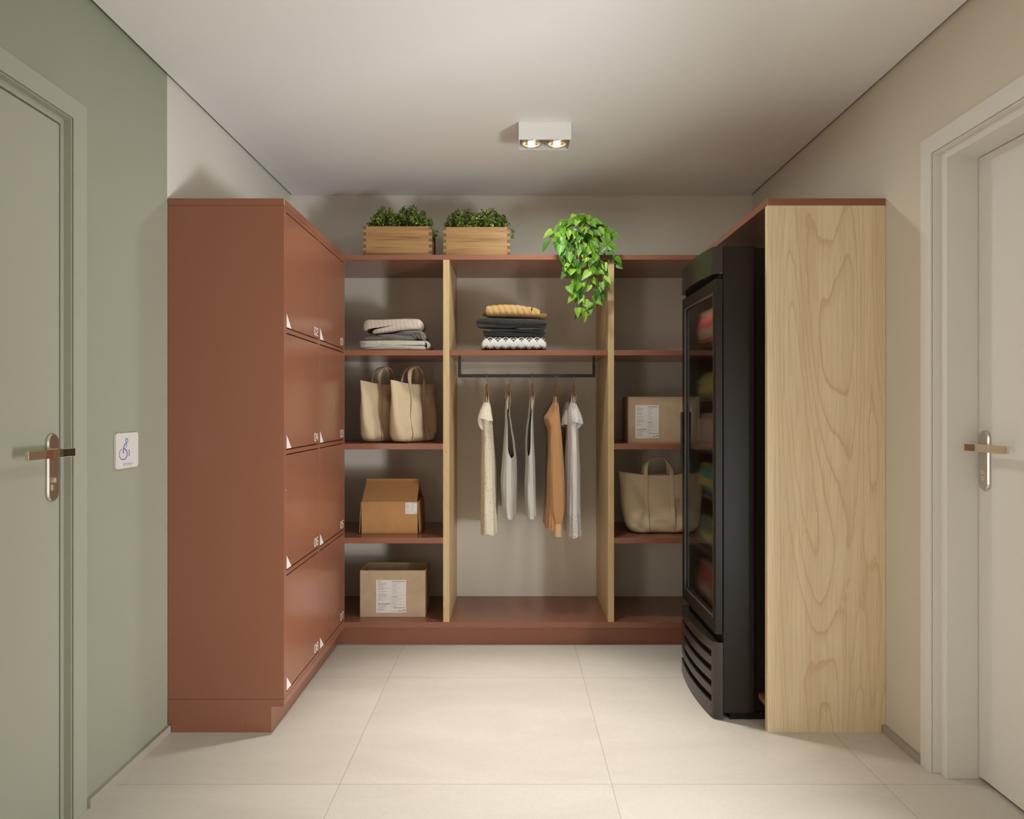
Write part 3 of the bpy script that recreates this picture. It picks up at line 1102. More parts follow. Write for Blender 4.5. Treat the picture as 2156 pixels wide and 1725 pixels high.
def ceiling_lamp(label, mx, my, spot_w, wide_w, aim, wide_spread):
    cl = thing('ceiling_lamp', label, 'lamp', (mx, my, ZC))
    cx0, cx1, cy0, cy1, cz0 = mx - 0.117, mx + 0.117, my - 0.063, my + 0.063, 2.439
    bm = B()
    th = 0.005
    box(bm, cx0, cx1, cy0, cy0 + th, cz0, ZC - 0.0003)
    box(bm, cx0, cx1, cy1 - th, cy1, cz0, ZC - 0.0003)
    box(bm, cx0, cx0 + th, cy0 + th, cy1 - th, cz0, ZC - 0.0003)
    box(bm, cx1 - th, cx1, cy0 + th, cy1 - th, cz0, ZC - 0.0003)
    box(bm, cx0 + th, cx1 - th, cy0 + th, cy1 - th, ZC - 0.01, ZC - 0.0003)
    new_mesh('housing', bm, M['white'], cl, bevel=0.0006)
    for lx in (mx - 0.0578, mx + 0.0575):
        ly = my
        bm = B()
        prof = [(0.047, cz0 + 0.010), (0.047, cz0 + 0.004), (0.043, cz0 + 0.001), (0.040, cz0 + 0.004), (0.040, cz0 + 0.012)]
        lathe(bm, prof, lx, ly, 32, cap0=False, cap1=False)
        rg = new_mesh('spot_ring', bm, M['ring'], cl, smooth=True)
        bm = B()
        lathe(bm, [(0.040, cz0 + 0.011), (0.034, cz0 + 0.028), (0.022, cz0 + 0.042), (0.010, cz0 + 0.048)], lx, ly, 32, cap0=False, cap1=True)
        new_mesh('reflector', bm, M['reflector'], rg, smooth=True)
        bm = B()
        lathe(bm, [(0.002, cz0 + 0.004), (0.010, cz0 + 0.006), (0.014, cz0 + 0.013), (0.011, cz0 + 0.022), (0.006, cz0 + 0.03)], lx, ly, 16)
        new_mesh('bulb', bm, M['bulb'], rg, smooth=True)
        if spot_w:
            d = bpy.data.lights.new('spot', 'SPOT')
            d.energy = spot_w
            d.color = LAMP_W
            d.spot_size = math.radians(58)
            d.spot_blend = 1.0
            d.shadow_soft_size = 0.03
            o = bpy.data.objects.new('spot_light', d)
            o.location = (lx, ly, cz0 - 0.004)
            tgt = Vector((aim[0] + (lx - mx) * 0.4, aim[1], 0))
            o.rotation_euler = (tgt - o.location).to_track_quat('-Z', 'Y').to_euler()
            COL.objects.link(o)
    if wide_w:
        o = area_light('lamp_light', (mx, my, cz0 - 0.003), (0, 0, 0), 0.21, 0.10, wide_w, (0.93, 1.0, 0.93))
        o.data.spread = math.radians(wide_spread)
    return cl


ceiling_lamp('white boxy ceiling lamp with two lit round spots over the room', 0.1465, 3.093, 98, 10.0, (0.03, 2.56), 180)


# ------------------------------------------------------------------ planters on the top board
def planter(x0, x1, y0, y1, z0, z1, seed, label):
    rnd = random.Random(seed)
    t = thing('planter_box', label, 'planter', ((x0 + x1) / 2, (y0 + y1) / 2, z0), 0, 'bamboo planters on the top board')
    h = z1 - z0
    nf = 5
    fh = h / (2 * nf)
    bm = B()
    w = 0.016
    box(bm, x0 + w, x1 - w, y0, y0 + w, z0, z1)
    box(bm, x0 + w, x1 - w, y1 - w, y1, z0, z1)
    for k in range(nf):
        za = z0 + (2 * k) * fh
        for (xa, xb) in ((x0, x0 + w), (x1 - w, x1)):
            box(bm, xa, xb, y0, y0 + w, za, za + fh)
            box(bm, xa, xb, y1 - w, y1, za, za + fh)
    new_mesh('long_board', bm, M['bamboo'], t, bevel=0.0005, seg=1)
    for (xa, xb) in ((x0, x0 + w), (x1 - w, x1)):
        bm = B()
        # side board with a hand slot: four bars around the slot, plus finger joints
        ym = (y0 + y1) / 2
        box(bm, xa + 0.0004, xb - 0.0004, y0 + w, ym - 0.04, z0, z1)
        box(bm, xa + 0.0004, xb - 0.0004, ym + 0.04, y1 - w, z0, z1)
        box(bm, xa + 0.0004, xb - 0.0004, ym - 0.04, ym + 0.04, z0, z1 - 0.062)
        box(bm, xa + 0.0004, xb - 0.0004, ym - 0.04, ym + 0.04, z1 - 0.034, z1)
        for k in range(nf):
            za = z0 + (2 * k + 1) * fh
            box(bm, xa, xb, y0 + 0.0004, y0 + w, za, za + fh)
            box(bm, xa, xb, y1 - w, y1 - 0.0004, za, za + fh)
        new_mesh('end_board', bm, M['endgrain'], t)
    boxo('soil', (x0 + w, x1 - w, y0 + w, y1 - w, z0 + 0.01, z1 - 0.02), M['soil'], t)
    # foliage: two domed clumps of small round leaves
    cxm, cym = (x0 + x1) / 2, (y0 + y1) / 2
    hw = (x1 - x0) / 2
    clumps = ((cxm - hw * 0.40, cym, hw * 0.56, 0.132), (cxm + hw * 0.36, cym, hw * 0.60, 0.140))
    bl, bs = B(), B()
    for (cx, cy, rx, rh) in clumps:
        for s in range(100):
            a = rnd.uniform(0, 2 * PI)
            rr = math.sqrt(rnd.random())
            bx_, by_ = cx + rr * rx * 0.7 * math.cos(a), cy + rr * 0.055 * math.sin(a)
            tipx = cx + rr * rx * 1.02 * math.cos(a) + rnd.uniform(-.012, .012)
            tipy = cy + rr * 0.088 * math.sin(a) + rnd.uniform(-.01, .01)
            tipz = z1 - 0.012 + rh * math.sqrt(max(0.04, 1 - rr * rr * 0.85)) * rnd.uniform(0.78, 1.10)
            p0, p1 = Vector((bx_, by_, z1 - 0.03)), Vector((tipx, tipy, tipz))
            mid = (p0 + p1) / 2 + Vector((rnd.uniform(-.012, .012), rnd.uniform(-.012, .012), 0.01))
            path = catmull([p0, mid, p1], 4)
            tube(bs, path, 0.0009, 4)
            for q in range(21):
                f = rnd.uniform(0.18, 1.05)
                i = min(int(f * (len(path) - 1)), len(path) - 2)
                base = path[i].lerp(path[i + 1], rnd.random())
                off = Vector((rnd.gauss(0, 1), rnd.gauss(0, 1), rnd.gauss(0, 0.7))).normalized() * rnd.uniform(0.004, 0.013)
                c = base + off
                if c.z < z1 - 0.012 and not (x0 + w < c.x < x1 - w and y0 + w < c.y < y1 - w):
                    continue
                nrm = (off.normalized() + Vector((0, -0.35, 0.7))).normalized()
                s1 = nrm.cross(Vector((rnd.gauss(0, 1), rnd.gauss(0, 1), rnd.gauss(0, 1)))).normalized()
                s2 = nrm.cross(s1)
                r = rnd.uniform(0.0042, 0.0078)
                mi = rnd.choices((0, 1, 2, 3), (3, 3, 1.8 if q > 10 else 0.6, 1.6))[0]
                cen = bl.verts.new(c - nrm * r * 0.22)
                ring = [bl.verts.new(c + (s1 * math.cos(k * PI / 3) + s2 * math.sin(k * PI / 3) * 0.88) * r) for k in range(6)]
                for k in range(6):
                    bl.faces.new((cen, ring[k], ring[(k + 1) % 6])).material_index = mi
        # leaves spilling over the right rim
    for q in range(16):
        c = Vector((x1 + rnd.uniform(0.003, 0.022), cym + rnd.uniform(-.05, .05), z1 - rnd.uniform(-0.012, 0.028)))
        nrm = Vector((0.7, -0.5, 0.4)).normalized()
        s1 = nrm.cross(Vector((rnd.gauss(0, 1), rnd.gauss(0, 1), 1))).normalized()
        s2 = nrm.cross(s1)
        r = rnd.uniform(0.005, 0.008)
        cen = bl.verts.new(c - nrm * r * 0.2)
        ring = [bl.verts.new(c + (s1 * math.cos(k * PI / 3) + s2 * math.sin(k * PI / 3)) * r) for k in range(6)]
        for k in range(6):
            bl.faces.new((cen, ring[k], ring[(k + 1) % 6])).material_index = 1
    new_mesh('foliage', bl, [M['leafa'], M['leafb'], M['leafc'], M['leafd']], t, smooth=True)
    new_mesh('stems', bs, M['twig'], t)
    return t


ZTOP = 2.0497
planter(-0.7905, -0.4257, 3.62, 3.80, ZTOP, 2.212, 3, 'left bamboo planter box of small leaved shrub on the top board')
planter(-0.3690, -0.0100, 3.66, 3.84, ZTOP, 2.219, 9, 'bamboo shrub planter box nearer the trailing vine on the top board')


# ------------------------------------------------------------------ trailing vine in a white pot
def px(u, v, y):
    return Vector(((u - 1078) / F * y, y, EYE - (v - 863) / F * y))


vp = thing('trailing_plant', 'bright green trailing vine in a white pot spilling over the top board', 'plant', (0.367, 3.68, ZTOP))
bm = B()
lathe(bm, [(0.052, ZTOP), (0.058, ZTOP + 0.006), (0.072, ZTOP + 0.15), (0.074, ZTOP + 0.158), (0.068, ZTOP + 0.158), (0.064, ZTOP + 0.13)], 0.367, 3.68, 32, cap1=False)
new_mesh('pot', bm, M['pot'], vp, smooth=True)
bm = B()
lathe(bm, [(0.064, ZTOP + 0.128), (0.066, ZTOP + 0.14), (0.03, ZTOP + 0.146)], 0.367, 3.68, 24)
new_mesh('soil', bm, M['soil'], vp, smooth=True)

LEAF = [(0.0, 0.00), (0.14, -0.10), (0.29, -0.05), (0.37, 0.13), (0.35, 0.38), (0.25, 0.66), (0.11, 0.94), (0.0, 1.15)]


def leaf(bm, base, tipdir, nrm, size, mi, rnd, cup=0.22):
    t = tipdir.normalized()
    n = (nrm - t * nrm.dot(t)).normalized()
    s = t.cross(n)
    droop = rnd.uniform(0.10, 0.30)

    def P(a, b):
        return base + (s * a + t * b + n * (abs(a) * cup - droop * b * b * 0.6)) * size
    mids = [bm.verts.new(P(0, max(0.0, b)) - n * size * 0.02) for (a, b) in LEAF]
    for sg_ in (1, -1):
        side = [bm.verts.new(P(sg_ * a, b)) for (a, b) in LEAF[1:-1]]
        half = [bm.verts.new(P(sg_ * a * 0.5, b * 0.95 + 0.03)) for (a, b) in LEAF[1:-1]]
        for i in range(len(side) - 1):
            for q in ((side[i], side[i + 1], half[i + 1], half[i]), (half[i], half[i + 1], mids[i + 2], mids[i + 1])):
                f = bm.faces.new(q if sg_ > 0 else q[::-1])
                f.material_index = mi
        for q in ((mids[0], side[0], half[0], mids[1]), (side[-1], mids[-1], mids[-2], half[-1])):
            f = bm.faces.new(q if sg_ > 0 else q[::-1])
            f.material_index = mi


rnd = random.Random(21)
bl, bs = B(), B()
top = Vector((0.367, 3.68, ZTOP + 0.15))
vines = [   # (u, v, depth) points in the photograph's frame, at their real distance
    [(1208, 505, 3.60), (1203, 545, 3.535), (1205, 590, 3.53), (1214, 630, 3.53), (1222, 655, 3.53)],
    [(1222, 510, 3.59), (1220, 560, 3.53), (1226, 612, 3.52), (1232, 650, 3.52), (1236, 664, 3.52)],
    [(1236, 512, 3.59), (1240, 560, 3.52), (1246, 610, 3.515), (1250, 640, 3.52), (1246, 662, 3.52)],
    [(1250, 505, 3.59), (1258, 540, 3.53), (1268, 556, 3.51), (1269, 585, 3.51), (1274, 606, 3.51)],
    [(1214, 515, 3.58), (1212, 560, 3.53), (1208, 590, 3.53), (1204, 605, 3.53)],
    [(1246, 520, 3.58), (1254, 570, 3.53), (1258, 600, 3.53), (1262, 630, 3.53)],
    [(1190, 478, 3.64), (1172, 484, 3.60), (1164, 498, 3.58), (1162, 512, 3.57)],
    [(1188, 485, 3.63), (1178, 505, 3.56), (1182, 525, 3.54), (1185, 546, 3.54)],
    [(1196, 478, 3.63), (1186, 500, 3.55), (1192, 540, 3.53), (1198, 575, 3.53)],
    [(1262, 476, 3.64), (1280, 488, 3.60), (1285, 500, 3.58), (1287, 506, 3.58)],
    [(1262, 490, 3.62), (1276, 515, 3.56), (1284, 536, 3.53), (1290, 555, 3.53)],
]
palette = (0, 0, 0, 1, 1, 2, 2, 2, 3)
for vi, vn in enumerate(vines):
    pts = [top + Vector((rnd.uniform(-.03, .03), rnd.uniform(-.03, .0), 0))] + [px(*p) for p in vn]
    path = catmull(pts, 8)
    tube(bs, path, 0.0017, 5)
    L = 0.0
    nxt = 0.05
    for i in range(1, len(path)):
        L += (path[i] - path[i - 1]).length
        while L > nxt:
            sgn = 1 if rnd.random() < 0.5 else -1
            out = Vector((sgn * rnd.uniform(0.1, 0.8), rnd.uniform(-0.9, -0.3), rnd.uniform(-0.4, 0.3))).normalized()
            st = path[i] + out * rnd.uniform(0.012, 0.034)
            tube(bs, [path[i], (path[i] + st) / 2 + Vector((0, 0, 0.004)), st], 0.0009, 4)
            tip = Vector((sgn * rnd.uniform(-0.3, 0.8), rnd.uniform(-0.5, 0.15), -rnd.uniform(0.5, 1.0)))
            nr = Vector((sgn * rnd.uniform(-0.9, 0.9), -1.0, rnd.uniform(-0.2, 0.7)))
            leaf(bl, st, tip, nr, rnd.uniform(0.034, 0.056), rnd.choice(palette), rnd)
            nxt += rnd.uniform(0.016, 0.028)
# crown of leaves over the pot
for k in range(74):
    a = rnd.uniform(PI * 0.98, PI * 2.02)
    el = rnd.uniform(-0.75, 1.35)
    rx, ry, rz = 0.118, 0.095, 0.085
    d = Vector((math.cos(a) * math.cos(el), math.sin(a) * math.cos(el), math.sin(el)))
    c = Vector((0.367 + d.x * rx * rnd.uniform(.7, 1.15), 3.665 + d.y * ry, ZTOP + 0.145 + d.z * rz * rnd.uniform(0.8, 1.12)))
    tube(bs, [top, (top + c) / 2 + Vector((0, 0, 0.02)), c], 0.0011, 4)
    tip = Vector((d.x * 0.9, d.y * 0.5, -rnd.uniform(0.15, 1.1)))
    nr = Vector((d.x * 0.5 + rnd.uniform(-.5, .5), -0.9, 0.25 + rnd.uniform(-.2, 0.6)))
    leaf(bl, c, tip, nr, rnd.uniform(0.036, 0.058), rnd.choice(palette), rnd)
new_mesh('foliage', bl, [M['poa'], M['pob'], M['poc'], M['pod']], vp, smooth=True)
new_mesh('vines', bs, M['vine'], vp)


# ------------------------------------------------------------------ folded textiles
def ribbon(bm, path, t, y0, y1, ny=8, jit=0.0, seed=0.0, mi=0):
    """folded cloth: a thick band that follows path (x, z) and runs from y0 to y1"""
    P = [Vector(p).to_2d() if len(p) > 2 else Vector(p) for p in path]
    n = len(P)

    def outline(tt):
        left, right = [], []
        for i, p in enumerate(P):
            d = (P[min(i + 1, n - 1)] - P[max(i - 1, 0)]).normalized()
            nn = Vector((-d.y, d.x))
            left.append(p + nn * tt / 2)
            right.append(p - nn * tt / 2)
        e = (P[-1] - P[-2]).normalized() * tt * 0.35
        s = (P[0] - P[1]).normalized() * tt * 0.35
        return left + [P[-1] + e] + right[::-1] + [P[0] + s]
    rings = []
    for k in range(ny + 1):
        f = k / ny
        y = y0 + (y1 - y0) * f
        tt = t * (0.72 if k in (0, ny) else 1.0)
        ring = []
        for q in outline(tt):
            j = noise.noise(Vector((q.x * 14 + seed, y * 14, q.y * 14))) * jit
            ring.append((q.x + j, y, q.y + j * 0.35))
        rings.append(ring)
    loft(bm, rings, True, True, True, mi)


def arc(cx, cz, r, a0, a1, n=6):
    return [(cx + r * math.cos(math.radians(a0 + (a1 - a0) * k / n)), cz + r * math.sin(math.radians(a0 + (a1 - a0) * k / n))) for k in range(n + 1)]


def serp(x0, x1, z0, layers, t, n=7):
    """zig-zag fold path of stacked layers"""
    pts = []
    for k in range(layers):
        z = z0 + t * (k + 0.5)
        xs = [x0 + t * .5 + (x1 - x0 - t) * i / n for i in range(n + 1)]
        if k % 2:
            xs = xs[::-1]
        pts += [(x, z) for x in xs]
        if k < layers - 1:
            if k % 2 == 0:
                pts += arc(x1 - t * .5, z + t / 2, t / 2, -60, 60, 4)
            else:
                pts += arc(x0 + t * .5, z + t / 2, t / 2, 240, 120, 4)
    return pts


def cloth_obj(name, bm, mat, label, cat, group):
    o = new_mesh(name, bm, mat, None, smooth=True)
    subsurf(o, 1)
    return tag(o, label, cat, group)


def recentre(o):
    """put the origin of a top-level mesh at its base"""
    me = o.data
    xs_ = [v.co for v in me.vertices]
    c = Vector(((min(v.x for v in xs_) + max(v.x for v in xs_)) / 2, (min(v.y for v in xs_) + max(v.y for v in xs_)) / 2, min(v.z for v in xs_)))
    me.transform(Matrix.Translation(-c))
    o.location = c
    return o


Z1 = 1.5508
gl_ = 'folded textiles on the left top shelf'
bm = B()
bl_path = serp(-0.806, -0.460, Z1 + 0.0002, 4, 0.0137)
bl_path = [(x, z + (0.0035 * math.sin(9 * x + 1.0) * (z - Z1) / 0.05)) for x, z in bl_path]
bl_path += [(-0.800, Z1 + 0.047), (-0.808, Z1 + 0.042)]
ribbon(bm, bl_path, 0.0112, 3.60, 3.84, 10, 0.0006, 1)
ribbon(bm, arc(-0.462, Z1 + 0.0300, 0.0235, 95, -62, 8), 0.0045, 3.606, 3.84, 8, 0.0005, 11)
recentre(cloth_obj('folded_blanket', bm, M['lightgrey'], 'light grey wool blanket folded at the bottom of the left stack', 'blanket', gl_))
# second: dark grey, a long outer wrap around a small inner roll with open fold ends on the right
bm = B()
zb = Z1 + 0.0555
p = [(-0.560, zb + 0.023), (-0.62, zb + 0.022), (-0.70, zb + 0.018), (-0.79, zb + 0.014)] + arc(-0.792, zb + 0.0095, 0.0045, 100, 260, 4) + [(-0.74, zb + 0.0055), (-0.62, zb + 0.0055), (-0.53, zb + 0.007)] + arc(-0.525, zb + 0.020, 0.0125, -70, 70, 5) + [(-0.58, zb + 0.0345), (-0.66, zb + 0.031), (-0.72, zb + 0.026)]
ribbon(bm, p, 0.0085, 3.61, 3.83, 8, 0.0015, 2)
for q in range(3):          # nested outer turns with dark gaps between them
    r_ = 0.0165 + 0.0062 * q
    cx_, cz2 = -0.519 + 0.0125 * q, zb + 0.0230
    p = [(-0.63 + 0.02 * q, cz2 + r_ - 0.003), (-0.57 + 0.02 * q, cz2 + r_)] + arc(cx_, cz2, r_, 84, -46, 7)
    ribbon(bm, p, 0.0036, 3.605, 3.83, 8, 0.0004, 3 + q)
recentre(cloth_obj('folded_throw', bm, M['darkgrey'], 'dark grey wool throw folded between the light blanket and striped cloth', 'throw', gl_))
# top: striped beige cotton
bm = B()
zt_ = zb + 0.0395
p = [(-0.742, zt_ + 0.008), (-0.70, zt_ + 0.015), (-0.62, zt_ + 0.024), (-0.54, zt_ + 0.031), (-0.51, zt_ + 0.032)] + arc(-0.506, zt_ + 0.0495, 0.0165, -80, 80, 6) + [(-0.56, zt_ + 0.068), (-0.66, zt_ + 0.063), (-0.745, zt_ + 0.060), (-0.770, zt_ + 0.064), (-0.782, zt_ + 0.056), (-0.785, zt_ + 0.040), (-0.787, zt_ + 0.022)]
ribbon(bm, p, 0.026, 3.62, 3.82, 8, 0.003, 6)
recentre(cloth_obj('folded_cloth', bm, M['stripe'], 'beige striped cloth folded on top of the left stack', 'cloth', gl_))

gm = 'folded clothes on the middle top shelf'


def pillowy(bm, xa, xb, y0, y1, prof, n=28, m=20, seed=0.0, jit=0.003, ridge=None):
    """loft along x; prof(f) -> (z bottom, z top, depth scale)"""
    rings = []
    for i in range(n + 1):
        f = i / n
        x = xa + (xb - xa) * f
        zb_, zt2, ds = prof(f)
        cz, hz = (zb_ + zt2) / 2, max(0.0015, (zt2 - zb_) / 2)
        cy, hy = (y0 + y1) / 2, (y1 - y0) / 2 * ds
        ring = []
        for k in range(m):
            a = 2 * PI * k / m
            ca, sa = math.cos(a), math.sin(a)
            e = 0.55
            yy = cy + hy * math.copysign(abs(ca) ** e, ca)
            zz_ = cz + hz * math.copysign(abs(sa) ** e, sa)
            j = noise.noise(Vector((x * 16 + seed, yy * 16, zz_ * 16))) * jit
            r_ = ridge(f, sa) if ridge else 0
            ring.append((x, yy + (j + r_) * ca, zz_ + (j * 0.6 + r_) * sa if sa > -0.5 else zz_))
        rings.append(ring)
    loft(bm, rings, True, True, True)


def ends(f, p=0.10):
    e = min(f, 1 - f) / p
    return min(1.0, math.sqrt(max(0.0, e * (2 - min(1, e))))) if e < 1 else 1.0


# nordic sweater
bm = B()
pillowy(bm, -0.166, 0.186, 3.60, 3.86, lambda f: (Z1, Z1 + 0.046 + 0.034 * ends(f, .10), 0.97 + 0.03 * ends(f)), 30, 24, 3.0, 0.003)
so = recentre(cloth_obj('folded_sweater', bm, M['nordic'], 'black and white patterned knit sweater folded at the bottom of the middle stack', 'sweater', gm))
zn = Z1 + 0.0812
bm = B()
p = [(-0.10, zn + 0.016), (-0.04, zn + 0.014), (0.05, zn + 0.012), (0.12, zn + 0.010)]
ribbon(bm, [(-0.155, zn + 0.028), (-0.15, zn + 0.012), (-0.05, zn + 0.007), (0.08, zn + 0.006), (0.17, zn + 0.008)], 0.012, 3.61, 3.85, 6, 0.002, 8)
ribbon(bm, [(0.17, zn + 0.036), (0.08, zn + 0.041), (0.02, zn + 0.040), (0.005, zn + 0.034), (0.03, zn + 0.028), (0.10, zn + 0.024), (0.178, zn + 0.019)], 0.0085, 3.605, 3.85, 6, 0.002, 9)
ribbon(bm, [(0.02, zn + 0.030), (-0.06, zn + 0.032), (-0.12, zn + 0.030), (-0.128, zn + 0.024), (-0.10, zn + 0.019), (0.03, zn + 0.018)], 0.0065, 3.605, 3.85, 6, 0.002, 10)
recentre(cloth_obj('folded_cardigan', bm, M['charcoal'], 'charcoal ribbed cardigan with open folds just above the patterned sweater', 'cardigan', gm))
zc_ = zn + 0.0475
bm = B()
pillowy(bm, -0.193, 0.187, 3.60, 3.85, lambda f: (zc_ + 0.010 * (1 - ends(f, .25)) - 0.004 * f + (0.006 if f < .3 else 0), zc_ + 0.020 + 0.022 * ends(f, .18) + 0.012 * (1 - f), 0.96), 30, 20, 5.0, 0.004)
recentre(cloth_obj('folded_jumper', bm, M['charcoal'], 'dark charcoal jumper folded under the mustard quilted jacket', 'jumper', gm))
zj = zc_ + 0.0550
mj = thing('folded_jacket', 'mustard quilted jacket rolled on top of the middle stack', 'jacket', (0.01, 3.73, zj), 0, gm)
bm = B()


def mprof(f):
    c = math.sin(PI * min(1, f * 1.05)) * 0.010
    dz = -0.018 * f * f + 0.006 * f
    return (zj + dz * 0.75 + 0.004, zj + 0.062 + dz + c - 0.010 * max(0, f - 0.6), 0.96)


pillowy(bm, -0.140, 0.150, 3.62, 3.83, lambda f: (lambda r: (r[0] + 0.010 * (1 - ends(f, .05)), r[1] - 0.012 * (1 - ends(f, .05)), r[2]))(mprof(f)), 150, 28, 7.0, 0.003,
        ridge=lambda f, sa: 0.0062 * (abs(math.sin(f * PI * 9 + 0.9 * math.sin(sa * 2.6))) ** 0.45 - 0.8))
jb = new_mesh('jacket_body', bm, M['mustard'], mj, smooth=True)
subsurf(jb, 1)
bm = B()
pillowy(bm, 0.146, 0.190, 3.67, 3.80, lambda f: (zj - 0.008 + 0.012 * (1 - ends(f, .5)), zj + 0.030 - 0.008 * (1 - ends(f, .5)), 0.9), 10, 16, 2.0, 0.002)
subsurf(new_mesh('rolled_sleeve', bm, M['brownroll'], mj, smooth=True), 1)
bm = B()
pillowy(bm, -0.162, -0.136, 3.66, 3.78, lambda f: (zj + 0.012 + 0.008 * (1 - f), zj + 0.022 + 0.018 * f, 0.85), 8, 14, 9.0, 0.004)
subsurf(new_mesh('tucked_sleeve', bm, M['brownroll'], mj, smooth=True), 1)
bm = B()
lathe(bm, [(0.0045, 3.616), (0.0045, 3.6205), (0.002, 3.6215)], 0, 0, 12)
for v in bm.verts:
    v.co = Vector((0.1045 + v.co.x, v.co.z - 0.0015, zj + 0.037 + v.co.y))
new_mesh('snap_button', bm, M['dark'], mj, smooth=True)


# ------------------------------------------------------------------ tote bags
def tote(name, label, loc, rz, w0, w1, h, d0, seed, group=None, handle_h=0.10):
    t = thing(name, label, 'bag', loc, rz, group)
    rn = random.Random(seed)
    n = 56
    m = 22

    def shell(ang, f):
        zz_ = h * f
        mid = math.sin(PI * min(1, f * 1.15 + 0.12)) * 0.035
        w = (w0 + (w1 - w0) * f + (0.022 * math.sin(PI * min(1.0, f * 1.25)) if f < .8 else 0)) / 2
        w *= 0.86 + 0.14 * min(1.0, f / 0.13) ** 0.5
        d = d0 / 2 * (1.0 - 0.62 * f ** 1.3) * (0.80 + 0.20 * min(1.0, f / 0.12) ** 0.5)
        ca, sa = math.cos(ang), math.sin(ang)
        e = 0.55 + 0.45 * f
        x = w * math.copysign(abs(ca) ** e, ca)
        y = d * math.copysign(abs(sa) ** (0.62 + 0.5 * f), sa)
        # soft vertical creases that fade towards the rim
        cr = 0.014 * math.sin(3.1 * x / w0 * PI + seed + 2.2 * f) * math.sin(PI * min(1, f * 1.1)) * abs(sa)
        cr += noise.noise(Vector((x * 11 + seed, y * 11, zz_ * 6))) * 0.012 * (1 - 0.5 * f)
        cr += 0.007 * math.sin(22 * x + 9 * f + seed) * (1 - f) * abs(sa)
        rd = 1 - abs(noise.noise(Vector((x * 5.5 + 2.4 * f + seed, seed * 3, zz_ * 3.2)))) * 2.2
        cr -= 0.016 * max(0.0, rd) ** 3 * (1 - 0.75 * f) * abs(sa)
        rd = 1 - abs(noise.noise(Vector((x * 9 - 5.0 * f + seed, seed * 5 + 4, zz_ * 8)))) * 2.6
        cr -= 0.010 * max(0.0, rd) ** 4 * max(0.0, 1 - f * 1.6) * abs(sa)
        for (xa, fa, xb, fb, dep, wd) in ((-0.92, 0.96, 0.05, 0.04, 0.017, 0.085), (0.36, 0.80, 0.22, 0.02, 0.014, 0.070), (0.80, 0.70, 0.46, 0.0, 0.018, 0.080), (-0.45, 0.34, -0.62, 0.0, 0.012, 0.060), (-0.15, 0.20, -0.22, 0.0, 0.010, 0.045)):
            xm = x / (w0 / 2)
            if min(fa, fb) - 0.02 <= f <= max(fa, fb) + 0.02:
                u_ = (fa - f) / (fa - fb)
                dx_ = (xm - (xa + (xb - xa) * u_)) / (wd / (w0 / 2)) / 0.5
                env = math.sin(PI * min(1.0, max(0.0, u_ * 0.85 + 0.12)))
                cr -= dep * env * (1 / (1 + dx_ * dx_ * 1.6) - 0.35 * math.exp(-(abs(dx_) - 1.7) ** 2)) * abs(sa)
        y += cr * (1 if sa >= 0 else -1)
        x += noise.noise(Vector((x * 6, y * 6 + seed, zz_ * 9))) * 0.006
        z = zz_ + (0.018 * (x / w) ** 2 - 0.006) * f ** 4
        return Vector((x, y, z))
    bm = B()
    rings = [[shell(2 * PI * k / n, i / m) for k in range(n)] for i in range(m + 1)]
    vr = loft(bm, rings, True, True, False)
    o = new_mesh('bag_body', bm, M['canvas'], t, smooth=True, local=True)
    solidify(o, 0.003, -1)
    subsurf(o, 1)
    # handles: one strap loop on each face, stitched down the face
    for sgn in (-1, 1):
        bm = B()
        hx = w1 * 0.165
        bw = 0.024
        pts = []
        for f in (0.02, 0.07, 0.15, 0.25, 0.35, 0.45, 0.55, 0.65, 0.75, 0.85, 0.93, 0.98):
            pts.append((-hx, f))
        arc_n = 12
        path = []

        def face(x, f):
            # find the shell angle whose x matches
            best = min((shell(sgn * PI * q / 90, f) for q in range(1, 90)), key=lambda v: abs(v.x - x))
            return Vector((x, best.y + sgn * 0.0022, best.z))
        for (x, f) in pts:
            path.append(face(x, f))
        ra = face(-hx, 1.0)
        rb = face(hx, 1.0)
        lean = 0.5 * (ra.y + rb.y)
        for k in range(arc_n + 1):
            a = PI - PI * k / arc_n
            path.append(Vector((hx * 1.02 * math.cos(a), lean * (1 - 0.5 * math.sin(a)), h * 1.0 + 0.006 + handle_h * math.sin(a) ** 0.75)))
        for (x, f) in reversed(pts):
            path.append(face(hx, f))
        rows_ = []
        for i, p_ in enumerate(path):
            tg = (path[min(i + 1, len(path) - 1)] - path[max(i - 1, 0)]).normalized()
            wdir = Vector((0, 1, 0)).cross(tg)
            if wdir.length < 1e-4:
                wdir = Vector((1, 0, 0))
            wdir.normalize()
            # turn the band flat (facing out) on the bag and edge-on along the loop top
            blend = min(1.0, max(0.0, (p_.z - h) / handle_h)) * 0.9
            side = (wdir * (1 - blend) + Vector((0, 1, 0)) * blend * sgn * (1 if True else 0)).normalized()
            rows_.append([p_ - side * bw / 2, p_, p_ + side * bw / 2])
        vr_ = [[bm.verts.new(q) for q in r] for r in rows_]
        for i in range(len(vr_) - 1):
            for j in range(2):
                bm.faces.new((vr_[i][j], vr_[i][j + 1], vr_[i + 1][j + 1], vr_[i + 1][j]))
        hd = new_mesh('handle', bm, M['canvas'], t, smooth=True, local=True)
        solidify(hd, 0.0028, 0)
        subsurf(hd, 1)
    return t


